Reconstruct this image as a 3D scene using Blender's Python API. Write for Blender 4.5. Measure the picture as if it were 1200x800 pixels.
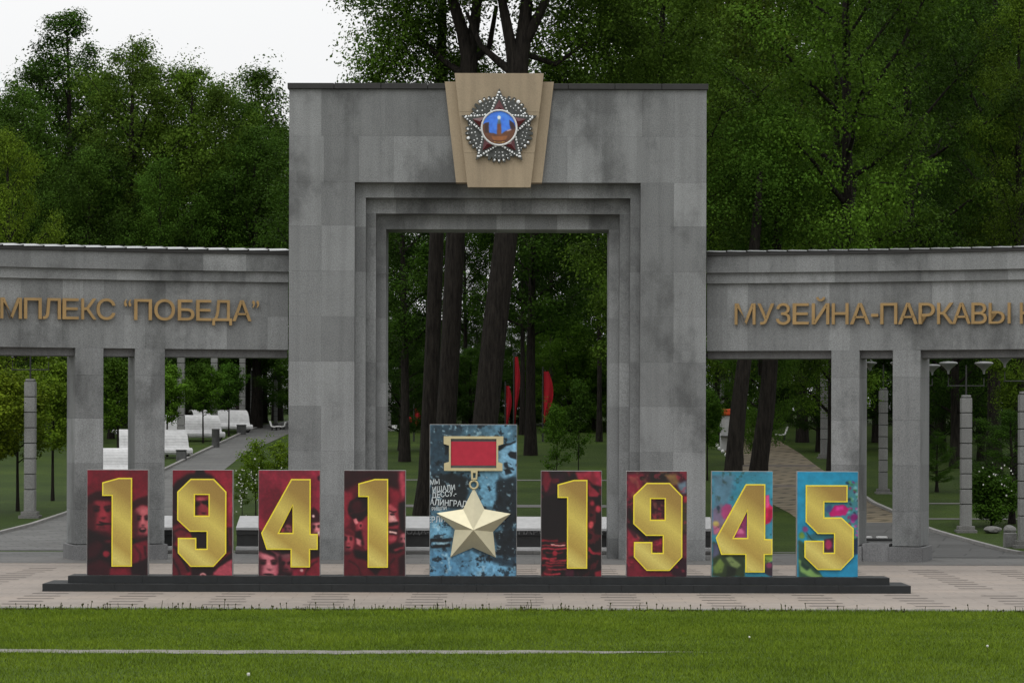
import bpy, bmesh, math, random
import numpy as np
from mathutils import Vector, Matrix
from mathutils.geometry import tessellate_polygon

for _o in list(bpy.data.objects):
    bpy.data.objects.remove(_o)
SC = bpy.context.scene
COL = SC.collection
R = math.radians

# ------------------------------------------------------------------ camera
FPX, CX, HY, HC = 3300.0, 600.0, 510.0, 3.345      # focal length in photo pixels, horizon row, eye height
cd = bpy.data.cameras.new('camera')
cd.sensor_width = 36.0
cd.lens = 36.0 * FPX / 1200.0
cd.shift_y = (HY - 400.0) / 1200.0
cd.clip_start = 0.5
cd.clip_end = 3000.0
cam = bpy.data.objects.new('camera', cd)
COL.objects.link(cam)
cam.location = (0, 0, HC)
cam.rotation_euler = (R(90), R(-0.15), 0)
SC.camera = cam

# ------------------------------------------------------------------ world + sun (overcast)
SUN_EL, SUN_AZ = R(52), R(205)                     # azimuth clockwise from +Y: behind the camera, a little left
w = bpy.data.worlds.new('World')
SC.world = w
w.use_nodes = True
nt = w.node_tree
nt.nodes.clear()
sky = nt.nodes.new('ShaderNodeTexSky')
sky.sky_type = 'NISHITA'
sky.sun_disc = False
sky.sun_elevation = SUN_EL
sky.sun_rotation = SUN_AZ
sky.air_density = 1.0
sky.dust_density = 4.0
sky.ozone_density = 1.0
hs = nt.nodes.new('ShaderNodeHueSaturation')
hs.inputs['Saturation'].default_value = 0.10
tcw = nt.nodes.new('ShaderNodeTexCoord')
nzw = nt.nodes.new('ShaderNodeTexNoise')
nzw.inputs['Scale'].default_value = 2.2
nzw.inputs['Detail'].default_value = 4.0
crw = nt.nodes.new('ShaderNodeValToRGB')
crw.color_ramp.elements[0].position = 0.25
crw.color_ramp.elements[0].color = (.95, .96, .97, 1)
crw.color_ramp.elements[1].position = 0.75
crw.color_ramp.elements[1].color = (1.05, 1.05, 1.045, 1)
mxw = nt.nodes.new('ShaderNodeMix')
mxw.data_type = 'RGBA'
mxw.inputs['Factor'].default_value = 0.88
bgw = nt.nodes.new('ShaderNodeBackground')
bgw.inputs['Strength'].default_value = 0.1
otw = nt.nodes.new('ShaderNodeOutputWorld')
L = nt.links
L.new(sky.outputs['Color'], hs.inputs['Color'])
L.new(tcw.outputs['Generated'], nzw.inputs['Vector'])
L.new(nzw.outputs['Fac'], crw.inputs['Fac'])
# a standard overcast sky: radiance grows steadily from the horizon to about twice that overhead
spw = nt.nodes.new('ShaderNodeSeparateXYZ')
L.new(tcw.outputs['Generated'], spw.inputs['Vector'])
mrw = nt.nodes.new('ShaderNodeMapRange')
mrw.inputs['From Min'].default_value = 0.0
mrw.inputs['From Max'].default_value = 1.0
mrw.inputs['To Min'].default_value = 9.6
mrw.inputs['To Max'].default_value = 19.0
L.new(spw.outputs['Z'], mrw.inputs['Value'])
vmw = nt.nodes.new('ShaderNodeVectorMath')
vmw.operation = 'SCALE'
L.new(crw.outputs['Color'], vmw.inputs[0])
L.new(mrw.outputs['Result'], vmw.inputs['Scale'])
L.new(hs.outputs['Color'], mxw.inputs['A'])
L.new(vmw.outputs['Vector'], mxw.inputs['B'])
L.new(mxw.outputs['Result'], bgw.inputs['Color'])
L.new(bgw.outputs['Background'], otw.inputs['Surface'])

sd = bpy.data.lights.new('sun', 'SUN')
sd.energy = 0.7
sd.angle = R(40)
sd.color = (1.0, 0.985, 0.96)
sun = bpy.data.objects.new('sun', sd)
COL.objects.link(sun)
_sdir = Vector((math.sin(SUN_AZ) * math.cos(SUN_EL), math.cos(SUN_AZ) * math.cos(SUN_EL), math.sin(SUN_EL)))
sun.rotation_euler = _sdir.to_track_quat('Z', 'Y').to_euler()
sun.location = (0, 0, 40)

vs = SC.view_settings
vs.view_transform = 'Standard'
vs.look = 'None'
vs.gamma = 1.0
vs.use_curve_mapping = False
vs.exposure = -0.08
SC.cycles.max_bounces = 4
SC.cycles.diffuse_bounces = 3
SC.cycles.glossy_bounces = 2
SC.cycles.transmission_bounces = 2
SC.cycles.transparent_max_bounces = 4

# ------------------------------------------------------------------ small helpers
def wx(px, Y): return (px - CX) * Y / FPX
def wz(py, Y): return HC - (py - HY) * Y / FPX

def hgt(Y):
    """terrain height behind the gate; flat plaza in front of it"""
    if Y <= 80.0: return 0.0
    if Y <= 170.0:
        t = Y - 80.0
        return 0.045 * (t - 3.0 * (1 - math.exp(-t / 3.0)))
    return hgt(170.0) + 0.02 * (min(Y, 260.0) - 170.0)

def gnd(px, py):
    """point of the terrain seen at a photo pixel"""
    lo, hi = 30.0, 240.0
    for _ in range(60):
        m = (lo + hi) / 2
        if wz(py, m) > hgt(m): lo = m
        else: hi = m
    return wx(px, lo), lo, hgt(lo)

def srgb(*c):
    out = []
    for v in c[:3]:
        v = v / 255.0
        out.append(v / 12.92 if v <= 0.04045 else ((v + 0.055) / 1.055) ** 2.4)
    return tuple(out)

def tag(o, label=None, cat=None, group=None, kind=None):
    if label: o['label'] = label
    if cat: o['category'] = cat
    if group: o['group'] = group
    if kind: o['kind'] = kind
    return o

WORLD = {}
def wl(o): return WORLD.get(o.name, Vector((0, 0, 0)))

def empty(name, loc, label, cat, group=None):
    o = bpy.data.objects.new(name, None)
    COL.objects.link(o)
    o.empty_display_size = 0.3
    o.location = loc
    WORLD[o.name] = Vector(loc)
    return tag(o, label, cat, group)

def obj(name, me, mat=None, parent=None, loc=(0, 0, 0), rz=0.0, rot=None):
    """loc is in world space; parents made here are never rotated"""
    o = bpy.data.objects.new(name, me)
    COL.objects.link(o)
    if mat and not me.materials: me.materials.append(mat)
    WORLD[o.name] = Vector(loc)
    o.location = Vector(loc) - (wl(parent) if parent else Vector((0, 0, 0)))
    o.rotation_euler = rot if rot else (0, 0, rz)
    if parent: o.parent = parent
    return o

def struct(name, me, mat, loc=(0, 0, 0)):
    return tag(obj(name, me, mat, None, loc), kind='structure')

def bm_mesh(bm, name='m', smooth=False):
    me = bpy.data.meshes.new(name)
    bm.normal_update()
    bm.to_mesh(me)
    bm.free()
    me.polygons.foreach_set('use_smooth', [bool(smooth)] * len(me.polygons))
    return me

def np_mesh(name, verts, faces, smooth=False):
    """verts (n,3), faces (m,k) with one k"""
    me = bpy.data.meshes.new(name)
    verts = np.asarray(verts, np.float32)
    faces = np.asarray(faces, np.int32)
    m, k = faces.shape
    me.vertices.add(len(verts))
    me.vertices.foreach_set('co', verts.ravel())
    me.loops.add(m * k)
    me.loops.foreach_set('vertex_index', faces.ravel())
    me.polygons.add(m)
    me.polygons.foreach_set('loop_start', np.arange(0, m * k, k, dtype=np.int32))
    me.polygons.foreach_set('loop_total', np.full(m, k, np.int32))
    me.polygons.foreach_set('use_smooth', np.full(m, bool(smooth)))
    me.update(calc_edges=True)
    return me

_boxes = {}
def box_mesh(sx, sy, sz, bevel=0.0, mat=None):
    """box with its origin at the middle of the front-bottom edge: x centred, y from 0 back, z from 0 up"""
    key = (round(sx, 4), round(sy, 4), round(sz, 4), bevel, mat.name if mat else None)
    if key in _boxes: return _boxes[key]
    bm = bmesh.new()
    bmesh.ops.create_cube(bm, size=1.0)
    for v in bm.verts:
        v.co = Vector((v.co.x * sx, (v.co.y + 0.5) * sy, (v.co.z + 0.5) * sz))
    if bevel: bmesh.ops.bevel(bm, geom=bm.edges[:], offset=bevel, segments=1, affect='EDGES')
    me = bm_mesh(bm, 'box')
    if mat: me.materials.append(mat)
    _boxes[key] = me
    return me

def add_box(bm, x0, x1, y0, y1, z0, z1):
    v = [bm.verts.new(p) for p in ((x0, y0, z0), (x1, y0, z0), (x1, y1, z0), (x0, y1, z0),
                                   (x0, y0, z1), (x1, y0, z1), (x1, y1, z1), (x0, y1, z1))]
    for f in ((0, 1, 5, 4), (1, 2, 6, 5), (2, 3, 7, 6), (3, 0, 4, 7), (4, 5, 6, 7), (3, 2, 1, 0)):
        bm.faces.new([v[i] for i in f])

def tube(pts, rads, n=8, cap=True):
    """verts/faces (quads) of a tube along points"""
    pts = [Vector(p) for p in pts]
    V, F = [], []
    up = Vector((0.3, 0.9, 0.1))
    for i, p in enumerate(pts):
        d = (pts[min(i + 1, len(pts) - 1)] - pts[max(i - 1, 0)]).normalized()
        a = d.cross(up)
        if a.length < 1e-3: a = d.cross(Vector((1, 0, 0)))
        a.normalize()
        b = d.cross(a)
        for k in range(n):
            t = 2 * math.pi * k / n
            q = p + (a * math.cos(t) + b * math.sin(t)) * rads[i]
            V.append((q.x, q.y, q.z))
    for i in range(len(pts) - 1):
        for k in range(n):
            F.append((i * n + k, i * n + (k + 1) % n, (i + 1) * n + (k + 1) % n, (i + 1) * n + k))
    if cap:
        c = len(V)
        V.append(tuple(pts[-1]))
        for k in range(0, n, 2):
            F.append(((len(pts) - 1) * n + k, (len(pts) - 1) * n + (k + 1) % n, (len(pts) - 1) * n + (k + 2) % n, c))
    return V, F

def join_vf(parts):
    V, F = [], []
    for v, f in parts:
        o = len(V)
        V += v
        F += [tuple(i + o for i in q) for q in f]
    return V, F

def lathe(profile, n=16):
    V, F = [], []
    for r, z in profile:
        for k in range(n):
            t = 2 * math.pi * k / n
            V.append((r * math.cos(t), r * math.sin(t), z))
    for i in range(len(profile) - 1):
        for k in range(n):
            F.append((i * n + k, i * n + (k + 1) % n, (i + 1) * n + (k + 1) % n, (i + 1) * n + k))
    return np_mesh('lathe', V, F, True)

def poly_mesh(loops, y0, y1):
    """extrude loops of (x,z) (first outer, then holes) from y0 (front) back to y1"""
    bm = bmesh.new()
    flat = [p for lp in loops for p in lp]
    tris = tessellate_polygon([[Vector((p[0], p[1], 0)) for p in lp] for lp in loops])
    fr = [bm.verts.new((p[0], y0, p[1])) for p in flat]
    bk = [bm.verts.new((p[0], y1, p[1])) for p in flat]
    for t in tris:
        try:
            bm.faces.new([fr[i] for i in t])
            bm.faces.new([bk[i] for i in reversed(t)])
        except ValueError:
            pass
    o = 0
    for lp in loops:
        n = len(lp)
        for i in range(n):
            j = (i + 1) % n
            bm.faces.new([fr[o + i], bk[o + i], bk[o + j], fr[o + j]])
        o += n
    bmesh.ops.recalc_face_normals(bm, faces=bm.faces[:])
    return bm_mesh(bm, 'plate')

def inset_loop(lp, d):
    """move every edge of a closed loop towards its left side by d (mitred)"""
    n = len(lp)
    out = []
    for i in range(n):
        p0, p1, p2 = Vector(lp[i - 1]), Vector(lp[i]), Vector(lp[(i + 1) % n])
        d1, d2 = (p1 - p0).normalized(), (p2 - p1).normalized()
        n1, n2 = Vector((-d1.y, d1.x)), Vector((-d2.y, d2.x))
        den = max(0.25, 1 + n1.dot(n2))
        q = p1 + (n1 + n2) * (d / den)
        out.append((q.x, q.y))
    return out

def ccw(lp):
    a = sum(lp[i - 1][0] * lp[i][1] - lp[i][0] * lp[i - 1][1] for i in range(len(lp)))
    return list(lp) if a > 0 else list(reversed(lp))

# ------------------------------------------------------------------ materials
def new_mat(name, rough=0.7, spec=0.3, metal=0.0):
    m = bpy.data.materials.new(name)
    m.use_nodes = True
    b = m.node_tree.nodes['Principled BSDF']
    b.inputs['Roughness'].default_value = rough
    b.inputs['Specular IOR Level'].default_value = spec
    b.inputs['Metallic'].default_value = metal
    return m, m.node_tree, b

def nd(t, kind, **kw):
    n = t.nodes.new(kind)
    for k, v in kw.items():
        if hasattr(n, k): setattr(n, k, v)
        else: n.inputs[k].default_value = v
    return n

def ramp(t, stops, interp='LINEAR'):
    n = t.nodes.new('ShaderNodeValToRGB')
    n.color_ramp.interpolation = interp
    e = n.color_ramp.elements
    while len(e) < len(stops): e.new(0.5)
    for i, (p, c) in enumerate(stops):
        e[i].position = p
        e[i].color = (c[0], c[1], c[2], 1) if hasattr(c, '__len__') else (c, c, c, 1)
    return n

def mul(t, a, b, fac=1.0, mode='MULTIPLY'):
    n = t.nodes.new('ShaderNodeMix')
    n.data_type = 'RGBA'
    n.blend_type = mode
    n.inputs['Factor'].default_value = fac
    t.links.new(a, n.inputs['A'])
    t.links.new(b, n.inputs['B'])
    return n.outputs['Result']

def world_pos(t):
    return t.nodes.new('ShaderNodeNewGeometry').outputs['Position']

def bump(t, b, h, strength, dist):
    n = t.nodes.new('ShaderNodeBump')
    n.inputs['Strength'].default_value = strength
    n.inputs['Distance'].default_value = dist
    t.links.new(h, n.inputs['Height'])
    t.links.new(n.outputs['Normal'], b.inputs['Normal'])

def mat_plain(name, col, rough=0.7, spec=0.3, metal=0.0, var=0.25, scale=6.0, fine=0.0):
    m, t, b = new_mat(name, rough, spec, metal)
    p = world_pos(t)
    n = nd(t, 'ShaderNodeTexNoise', Scale=scale, Detail=6.0, Roughness=0.6)
    t.links.new(p, n.inputs['Vector'])
    r = ramp(t, [(0.3, 1 - var), (0.7, 1 + var * 0.6)])
    t.links.new(n.outputs['Fac'], r.inputs['Fac'])
    c = nd(t, 'ShaderNodeRGB')
    c.outputs[0].default_value = (*col, 1)
    out = mul(t, c.outputs[0], r.outputs['Color'])
    t.links.new(out, b.inputs['Base Color'])
    if fine: bump(t, b, n.outputs['Fac'], fine, 0.01)
    return m

def mat_granite(name, col, tone=0.16, stain=0.30, grain=0.3):
    m, t, b = new_mat(name, 0.62, 0.35)
    p = world_pos(t)
    oi = t.nodes.new('ShaderNodeObjectInfo')
    rnd = ramp(t, [(0.0, 1 - tone), (0.55, 1.0), (1.0, 1 + tone * 0.9)])
    t.links.new(oi.outputs['Random'], rnd.inputs['Fac'])
    sp = nd(t, 'ShaderNodeTexNoise', Scale=38.0, Detail=3.0, Roughness=0.75)
    t.links.new(p, sp.inputs['Vector'])
    spr = ramp(t, [(0.36, 1 - grain), (0.5, 1.0), (0.66, 1 + grain)])
    t.links.new(sp.outputs['Fac'], spr.inputs['Fac'])
    st = nd(t, 'ShaderNodeTexNoise', Scale=0.55, Detail=7.0, Roughness=0.62)
    mp = nd(t, 'ShaderNodeMapping')
    mp.inputs['Scale'].default_value = (1.0, 1.0, 0.75)
    t.links.new(p, mp.inputs['Vector'])
    t.links.new(mp.outputs['Vector'], st.inputs['Vector'])
    sr = ramp(t, [(0.36, 1 - stain), (0.48, 0.95), (0.60, 1.04), (0.75, 1.12)])
    t.links.new(st.outputs['Fac'], sr.inputs['Fac'])
    sk = nd(t, 'ShaderNodeTexNoise', Scale=1.0, Detail=4.0)
    mk = nd(t, 'ShaderNodeMapping')
    mk.inputs['Scale'].default_value = (5.0, 5.0, 0.22)
    t.links.new(p, mk.inputs['Vector'])
    t.links.new(mk.outputs['Vector'], sk.inputs['Vector'])
    skr = ramp(t, [(0.35, 0.88), (0.55, 1.0), (0.8, 1.04)])
    t.links.new(sk.outputs['Fac'], skr.inputs['Fac'])
    c = nd(t, 'ShaderNodeRGB')
    c.outputs[0].default_value = (*col, 1)
    o = mul(t, c.outputs[0], rnd.outputs['Color'])
    o = mul(t, o, spr.outputs['Color'])
    o = mul(t, o, sr.outputs['Color'])
    o = mul(t, o, skr.outputs['Color'])
    t.links.new(o, b.inputs['Base Color'])
    bump(t, b, sp.outputs['Fac'], 0.15, 0.01)
    return m

def mat_leaf(name, c0, c1):
    m, t, b = new_mat(name, 0.8, 0.08)
    g = t.nodes.new('ShaderNodeNewGeometry')
    oi = t.nodes.new('ShaderNodeObjectInfo')
    r = ramp(t, [(0.0, c0), (0.5, tuple((a + d) / 2 for a, d in zip(c0, c1))), (1.0, c1)])
    t.links.new(g.outputs['Random Per Island'], r.inputs['Fac'])
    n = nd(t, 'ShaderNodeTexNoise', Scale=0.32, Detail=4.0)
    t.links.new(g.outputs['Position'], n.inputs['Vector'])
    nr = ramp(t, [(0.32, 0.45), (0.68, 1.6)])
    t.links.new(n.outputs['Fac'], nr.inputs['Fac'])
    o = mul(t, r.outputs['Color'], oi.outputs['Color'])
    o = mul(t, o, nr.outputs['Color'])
    t.links.new(o, b.inputs['Base Color'])
    tr = t.nodes.new('ShaderNodeBsdfTranslucent')
    t.links.new(o, tr.inputs['Color'])
    ms = t.nodes.new('ShaderNodeMixShader')
    ms.inputs['Fac'].default_value = 0.28
    t.links.new(b.outputs['BSDF'], ms.inputs[1])
    t.links.new(tr.outputs['BSDF'], ms.inputs[2])
    t.links.new(ms.outputs['Shader'], t.nodes['Material Output'].inputs['Surface'])
    return m

def mat_bark(name, c0, c1):
    m, t, b = new_mat(name, 0.9, 0.1)
    p = world_pos(t)
    mp = nd(t, 'ShaderNodeMapping')
    mp.inputs['Scale'].default_value = (9, 9, 1.2)
    t.links.new(p, mp.inputs['Vector'])
    n = nd(t, 'ShaderNodeTexNoise', Scale=1.6, Detail=6.0, Roughness=0.7)
    t.links.new(mp.outputs['Vector'], n.inputs['Vector'])
    r = ramp(t, [(0.3, c0), (0.7, c1)])
    t.links.new(n.outputs['Fac'], r.inputs['Fac'])
    t.links.new(r.outputs['Color'], b.inputs['Base Color'])
    bump(t, b, n.outputs['Fac'], 1.0, 0.12)
    return m

def mat_attr(name, rough=0.45, spec=0.4):
    m, t, b = new_mat(name, rough, spec)
    a = t.nodes.new('ShaderNodeAttribute')
    a.attribute_name = 'print'
    t.links.new(a.outputs['Color'], b.inputs['Base Color'])
    return m

def mat_grass(name, c_dark, c_mid, c_light, scale=0.5, blades=False):
    m, t, b = new_mat(name, 0.85, 0.12)
    p = world_pos(t)
    n = nd(t, 'ShaderNodeTexNoise', Scale=scale, Detail=8.0, Roughness=0.62)
    t.links.new(p, n.inputs['Vector'])
    r = ramp(t, [(0.28, c_dark), (0.5, c_mid), (0.74, c_light)])
    t.links.new(n.outputs['Fac'], r.inputs['Fac'])
    out = r.outputs['Color']
    if blades:
        g = t.nodes.new('ShaderNodeNewGeometry')
        rr = ramp(t, [(0.0, 0.72), (1.0, 1.35)])
        t.links.new(g.outputs['Random Per Island'], rr.inputs['Fac'])
        out = mul(t, out, rr.outputs['Color'])
    else:
        n2 = nd(t, 'ShaderNodeTexNoise', Scale=9.0, Detail=5.0, Roughness=0.8)
        t.links.new(p, n2.inputs['Vector'])
        r2 = ramp(t, [(0.3, 0.6), (0.7, 1.4)])
        t.links.new(n2.outputs['Fac'], r2.inputs['Fac'])
        out = mul(t, out, r2.outputs['Color'])
        bump(t, b, n2.outputs['Fac'], 0.6, 0.08)
    t.links.new(out, b.inputs['Base Color'])
    return m

def mat_paving(name, col, brick_scale, bw, bh, mortar, rotz=0.0, var=0.18, warm=(1, 1, 1), joint=0.6):
    m, t, b = new_mat(name, 0.75, 0.25)
    p = world_pos(t)
    mp = nd(t, 'ShaderNodeMapping')
    mp.inputs['Rotation'].default_value = (0, 0, rotz)
    t.links.new(p, mp.inputs['Vector'])
    br = nd(t, 'ShaderNodeTexBrick')
    br.inputs['Scale'].default_value = brick_scale
    br.inputs['Brick Width'].default_value = bw
    br.inputs['Row Height'].default_value = bh
    br.inputs['Mortar Size'].default_value = mortar
    br.inputs['Color1'].default_value = (1 - var, 1 - var, 1 - var, 1)
    br.inputs['Color2'].default_value = (1 + var, 1 + var, 1 + var, 1)
    br.inputs['Mortar'].default_value = (joint, joint, joint, 1)
    t.links.new(mp.outputs['Vector'], br.inputs['Vector'])
    n = nd(t, 'ShaderNodeTexNoise', Scale=0.22, Detail=7.0, Roughness=0.65)
    mp2 = nd(t, 'ShaderNodeMapping')
    mp2.inputs['Scale'].default_value = (0.6, 1.6, 1)
    t.links.new(p, mp2.inputs['Vector'])
    t.links.new(mp2.outputs['Vector'], n.inputs['Vector'])
    r = ramp(t, [(0.3, (0.80, 0.80, 0.80)), (0.5, (1, 1, 1)), (0.7, (1.10 * warm[0], 1.10 * warm[1], 1.10 * warm[2]))])
    t.links.new(n.outputs['Fac'], r.inputs['Fac'])
    n2 = nd(t, 'ShaderNodeTexNoise', Scale=5.0, Detail=6.0, Roughness=0.8)
    t.links.new(p, n2.inputs['Vector'])
    r2 = ramp(t, [(0.3, 0.85), (0.7, 1.12)])
    t.links.new(n2.outputs['Fac'], r2.inputs['Fac'])
    c = nd(t, 'ShaderNodeRGB')
    c.outputs[0].default_value = (*col, 1)
    o = mul(t, c.outputs[0], br.outputs['Color'])
    o = mul(t, o, r.outputs['Color'])
    o = mul(t, o, r2.outputs['Color'])
    t.links.new(o, b.inputs['Base Color'])
    return m

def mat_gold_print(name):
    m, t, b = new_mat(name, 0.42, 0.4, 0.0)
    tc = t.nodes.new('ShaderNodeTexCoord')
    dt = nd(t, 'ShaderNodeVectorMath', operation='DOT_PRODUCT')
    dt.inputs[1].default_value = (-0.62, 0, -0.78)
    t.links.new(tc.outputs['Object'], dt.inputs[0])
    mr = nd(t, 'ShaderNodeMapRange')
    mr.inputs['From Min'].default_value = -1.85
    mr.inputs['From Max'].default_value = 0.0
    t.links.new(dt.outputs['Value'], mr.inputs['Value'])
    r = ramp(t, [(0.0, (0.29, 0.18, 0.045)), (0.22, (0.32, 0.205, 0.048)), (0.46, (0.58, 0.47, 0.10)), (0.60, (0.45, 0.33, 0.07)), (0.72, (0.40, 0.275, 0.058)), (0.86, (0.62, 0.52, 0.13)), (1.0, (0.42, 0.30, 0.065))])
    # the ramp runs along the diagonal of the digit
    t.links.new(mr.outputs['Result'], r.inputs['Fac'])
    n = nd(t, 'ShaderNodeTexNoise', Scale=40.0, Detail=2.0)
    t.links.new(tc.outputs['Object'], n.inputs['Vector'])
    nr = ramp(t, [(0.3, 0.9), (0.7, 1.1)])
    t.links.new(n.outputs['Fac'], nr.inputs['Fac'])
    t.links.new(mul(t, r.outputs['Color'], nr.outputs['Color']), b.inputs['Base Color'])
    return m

M = {}
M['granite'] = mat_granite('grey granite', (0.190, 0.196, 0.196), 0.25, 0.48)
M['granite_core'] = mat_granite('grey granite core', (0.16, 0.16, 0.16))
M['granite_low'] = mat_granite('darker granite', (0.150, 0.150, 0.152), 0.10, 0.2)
M['sand'] = mat_granite('sandstone', (0.330, 0.262, 0.176), 0.03, 0.10, 0.10)
M['cap'] = mat_plain('dark roof edge', (0.022, 0.021, 0.020), 0.55, 0.4, 0.0)
M['roofmetal'] = mat_plain('roof sheet metal', (0.42, 0.43, 0.44), 0.28, 0.5, 0.9, 0.12)
M['bronze'] = mat_plain('bronze letters', (0.32, 0.205, 0.082), 0.45, 0.5, 0.3, 0.2, 2.0)
M['plinth_black'] = mat_plain('black stone platform', (0.014, 0.016, 0.017), 0.55, 0.35, 0, 0.3)
M['panel_side'] = mat_plain('grey panel edge', (0.24, 0.235, 0.23), 0.5, 0.4)
M['yellow'] = mat_plain('yellow outline', (0.80, 0.66, 0.045), 0.45, 0.4, 0, 0.05)
M['gold'] = mat_gold_print('gold digit face')
M['star_gold'] = mat_plain('pale gold star', (0.585, 0.54, 0.375), 0.4, 0.5, 0.35, 0.06)
M['medal_gold'] = mat_plain('pale gold frame', (0.55, 0.47, 0.27), 0.4, 0.5, 0.2, 0.1)
M['ribbon'] = mat_plain('red ribbon', (0.42, 0.022, 0.045), 0.6, 0.3, 0, 0.12, 8.0)
M['print'] = mat_attr('panel print')
M['white_ink'] = mat_plain('white lettering', (0.55, 0.60, 0.62), 0.7, 0.2, 0, 0.2)
M['silver'] = mat_plain('silver setting', (0.060, 0.064, 0.060), 0.4, 0.5, 0.3, 0.4, 14.0)
M['diamond'] = mat_plain('glass stones', (0.78, 0.80, 0.80), 0.15, 0.6, 0, 0.15, 30.0)
M['enamel_red'] = mat_plain('dark red enamel', (0.075, 0.008, 0.012), 0.25, 0.5)
M['white_metal'] = mat_plain('silver rim', (0.62, 0.63, 0.62), 0.3, 0.5, 0.1)
M['plaza'] = mat_paving('pink paving', (0.255, 0.222, 0.194), 1.0, 1.0, 0.6, 0.012, 0, 0.05, (1.03, 0.99, 0.95), 0.75)
M['greypave'] = mat_paving('grey paving', (0.108, 0.108, 0.104), 1.0, 0.9, 0.45, 0.02, R(-22), 0.16, (1, 1, 1), 0.6)
M['greystrip'] = mat_paving('grey granite strip', (0.120, 0.117, 0.112), 1.0, 1.2, 0.6, 0.012, 0, 0.08)
M['brickpath'] = mat_paving('yellow brick path', (0.175, 0.145, 0.098), 1.0, 1.5, 0.85, 0.13, R(24), 0.14, (1, 0.97, 0.9), 0.42)
M['asphalt'] = mat_paving('worn asphalt', (0.078, 0.078, 0.076), 1.0, 2.0, 1.4, 0.03, R(12), 0.12)
M['kerb'] = mat_plain('kerb stone', (0.24, 0.235, 0.225), 0.8, 0.2, 0, 0.2, 3.0)
M['joint'] = mat_plain('dark joint', (0.12, 0.105, 0.095), 0.9, 0.1)
M['worn'] = mat_plain('worn pale path', (0.20, 0.192, 0.175), 0.9, 0.1, 0, 0.3, 3.0)
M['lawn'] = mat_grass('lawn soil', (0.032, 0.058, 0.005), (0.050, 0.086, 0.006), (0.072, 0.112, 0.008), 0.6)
M['lawnback'] = mat_grass('park lawn', (0.017, 0.033, 0.004), (0.028, 0.050, 0.006), (0.044, 0.070, 0.008), 0.28)  # darker than the front lawn; tree shade is put into this colour
M['blade'] = mat_grass('grass blades', (0.070, 0.112, 0.007), (0.102, 0.156, 0.009), (0.140, 0.198, 0.014), 0.40, True)
M['weed'] = mat_plain('weed stalks', (0.045, 0.048, 0.018), 0.9, 0.1)
M['leaf'] = mat_leaf('leaves', (0.034, 0.070, 0.008), (0.074, 0.128, 0.017))
M['bark'] = mat_bark('dark bark', (0.005, 0.0045, 0.004), (0.034, 0.029, 0.024))
M['birch'] = mat_bark('pale birch bark', (0.12, 0.11, 0.10), (0.42, 0.40, 0.37))
M['wood_white'] = mat_plain('white painted slats', (0.52, 0.52, 0.52), 0.6, 0.3, 0, 0.16, 5.0)
M['dark'] = mat_plain('dark painted metal', (0.020, 0.021, 0.020), 0.5, 0.4)
M['stone_light'] = mat_granite('lamp pillar stone', (0.20, 0.20, 0.193), 0.10, 0.2)
M['shade'] = mat_plain('grey lamp saucer', (0.20, 0.205, 0.205), 0.35, 0.4, 0.2, 0.1)
M['bin'] = mat_plain('grey litter bin', (0.085, 0.086, 0.085), 0.6, 0.3)
M['stele_top'] = mat_plain('light stone slab', (0.46, 0.46, 0.46), 0.6, 0.3, 0, 0.12)
M['stele'] = mat_plain('black polished stone', (0.020, 0.021, 0.021), 0.3, 0.5, 0, 0.3)
M['stele_text'] = mat_plain('grey cut letters', (0.17, 0.17, 0.17), 0.6, 0.3)
M['banner'] = mat_plain('red cloth', (0.30, 0.009, 0.017), 0.8, 0.2, 0, 0.25, 1.0)
M['orange'] = mat_plain('orange red hood', (0.62, 0.085, 0.02), 0.5, 0.3)
M['white'] = mat_plain('white paint', (0.70, 0.70, 0.69), 0.5, 0.3, 0, 0.1)
M['fluff'] = mat_plain('seed fluff', (0.60, 0.60, 0.56), 0.95, 0.05)
M['rock'] = mat_granite('grey boulder', (0.15, 0.148, 0.14), 0.15, 0.3)
M['blossom'] = mat_plain('white blossom', (0.62, 0.62, 0.58), 0.8, 0.1)

# ================================================================== THE SETTING
rng = np.random.default_rng(7)
random.seed(11)

def terr(Y):
    if Y < 53.70: return 0.0
    if Y < 79.0: return -0.09
    if Y < 80.0: return -0.09 + 0.085 * (Y - 79.0)
    return hgt(Y)

_rows = [-80, 0, 30, 40, 50, 53.69, 53.72, 60, 70, 78.99, 79.4, 80] + [80 + i * 1.0 for i in range(1, 12)] + [94, 100, 110, 120, 140, 160, 170, 200, 230, 260, 400, 900, 2600]
_V, _F = [], []
for Y in _rows:
    for X in (-1600, -60, -30, 0, 30, 60, 1600):
        _V.append((X, Y, terr(Y)))
for i in range(len(_rows) - 1):
    for k in range(6):
        a = i * 7 + k
        _F.append((a, a + 1, a + 8, a + 7))
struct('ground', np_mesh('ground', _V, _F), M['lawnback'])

def strip(name, rows, mat, lift):
    """sheet on the terrain from rows (Y, x_left, x_right)"""
    V, F = [], []
    nx = 6
    for Y, a, b in rows:
        for k in range(nx + 1):
            V.append((a + (b - a) * k / nx, Y, hgt(Y) + lift))
    for i in range(len(rows) - 1):
        for k in range(nx):
            q = i * (nx + 1) + k
            F.append((q, q + 1, q + nx + 2, q + nx + 1))
    return struct(name, np_mesh(name, V, F), mat)

def px_rows(rows):
    out = []
    for py, l, r in rows:
        X, Y, Z = gnd(l, py)
        out.append((Y, X, wx(r, Y)))
    fine = []
    for a, b in zip(out, out[1:]):
        n = max(1, int(abs(b[0] - a[0]) / 1.0))
        for k in range(n):
            t = k / n
            fine.append(tuple(p + (q - p) * t for p, q in zip(a, b)))
    fine.append(out[-1])
    return fine

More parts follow.
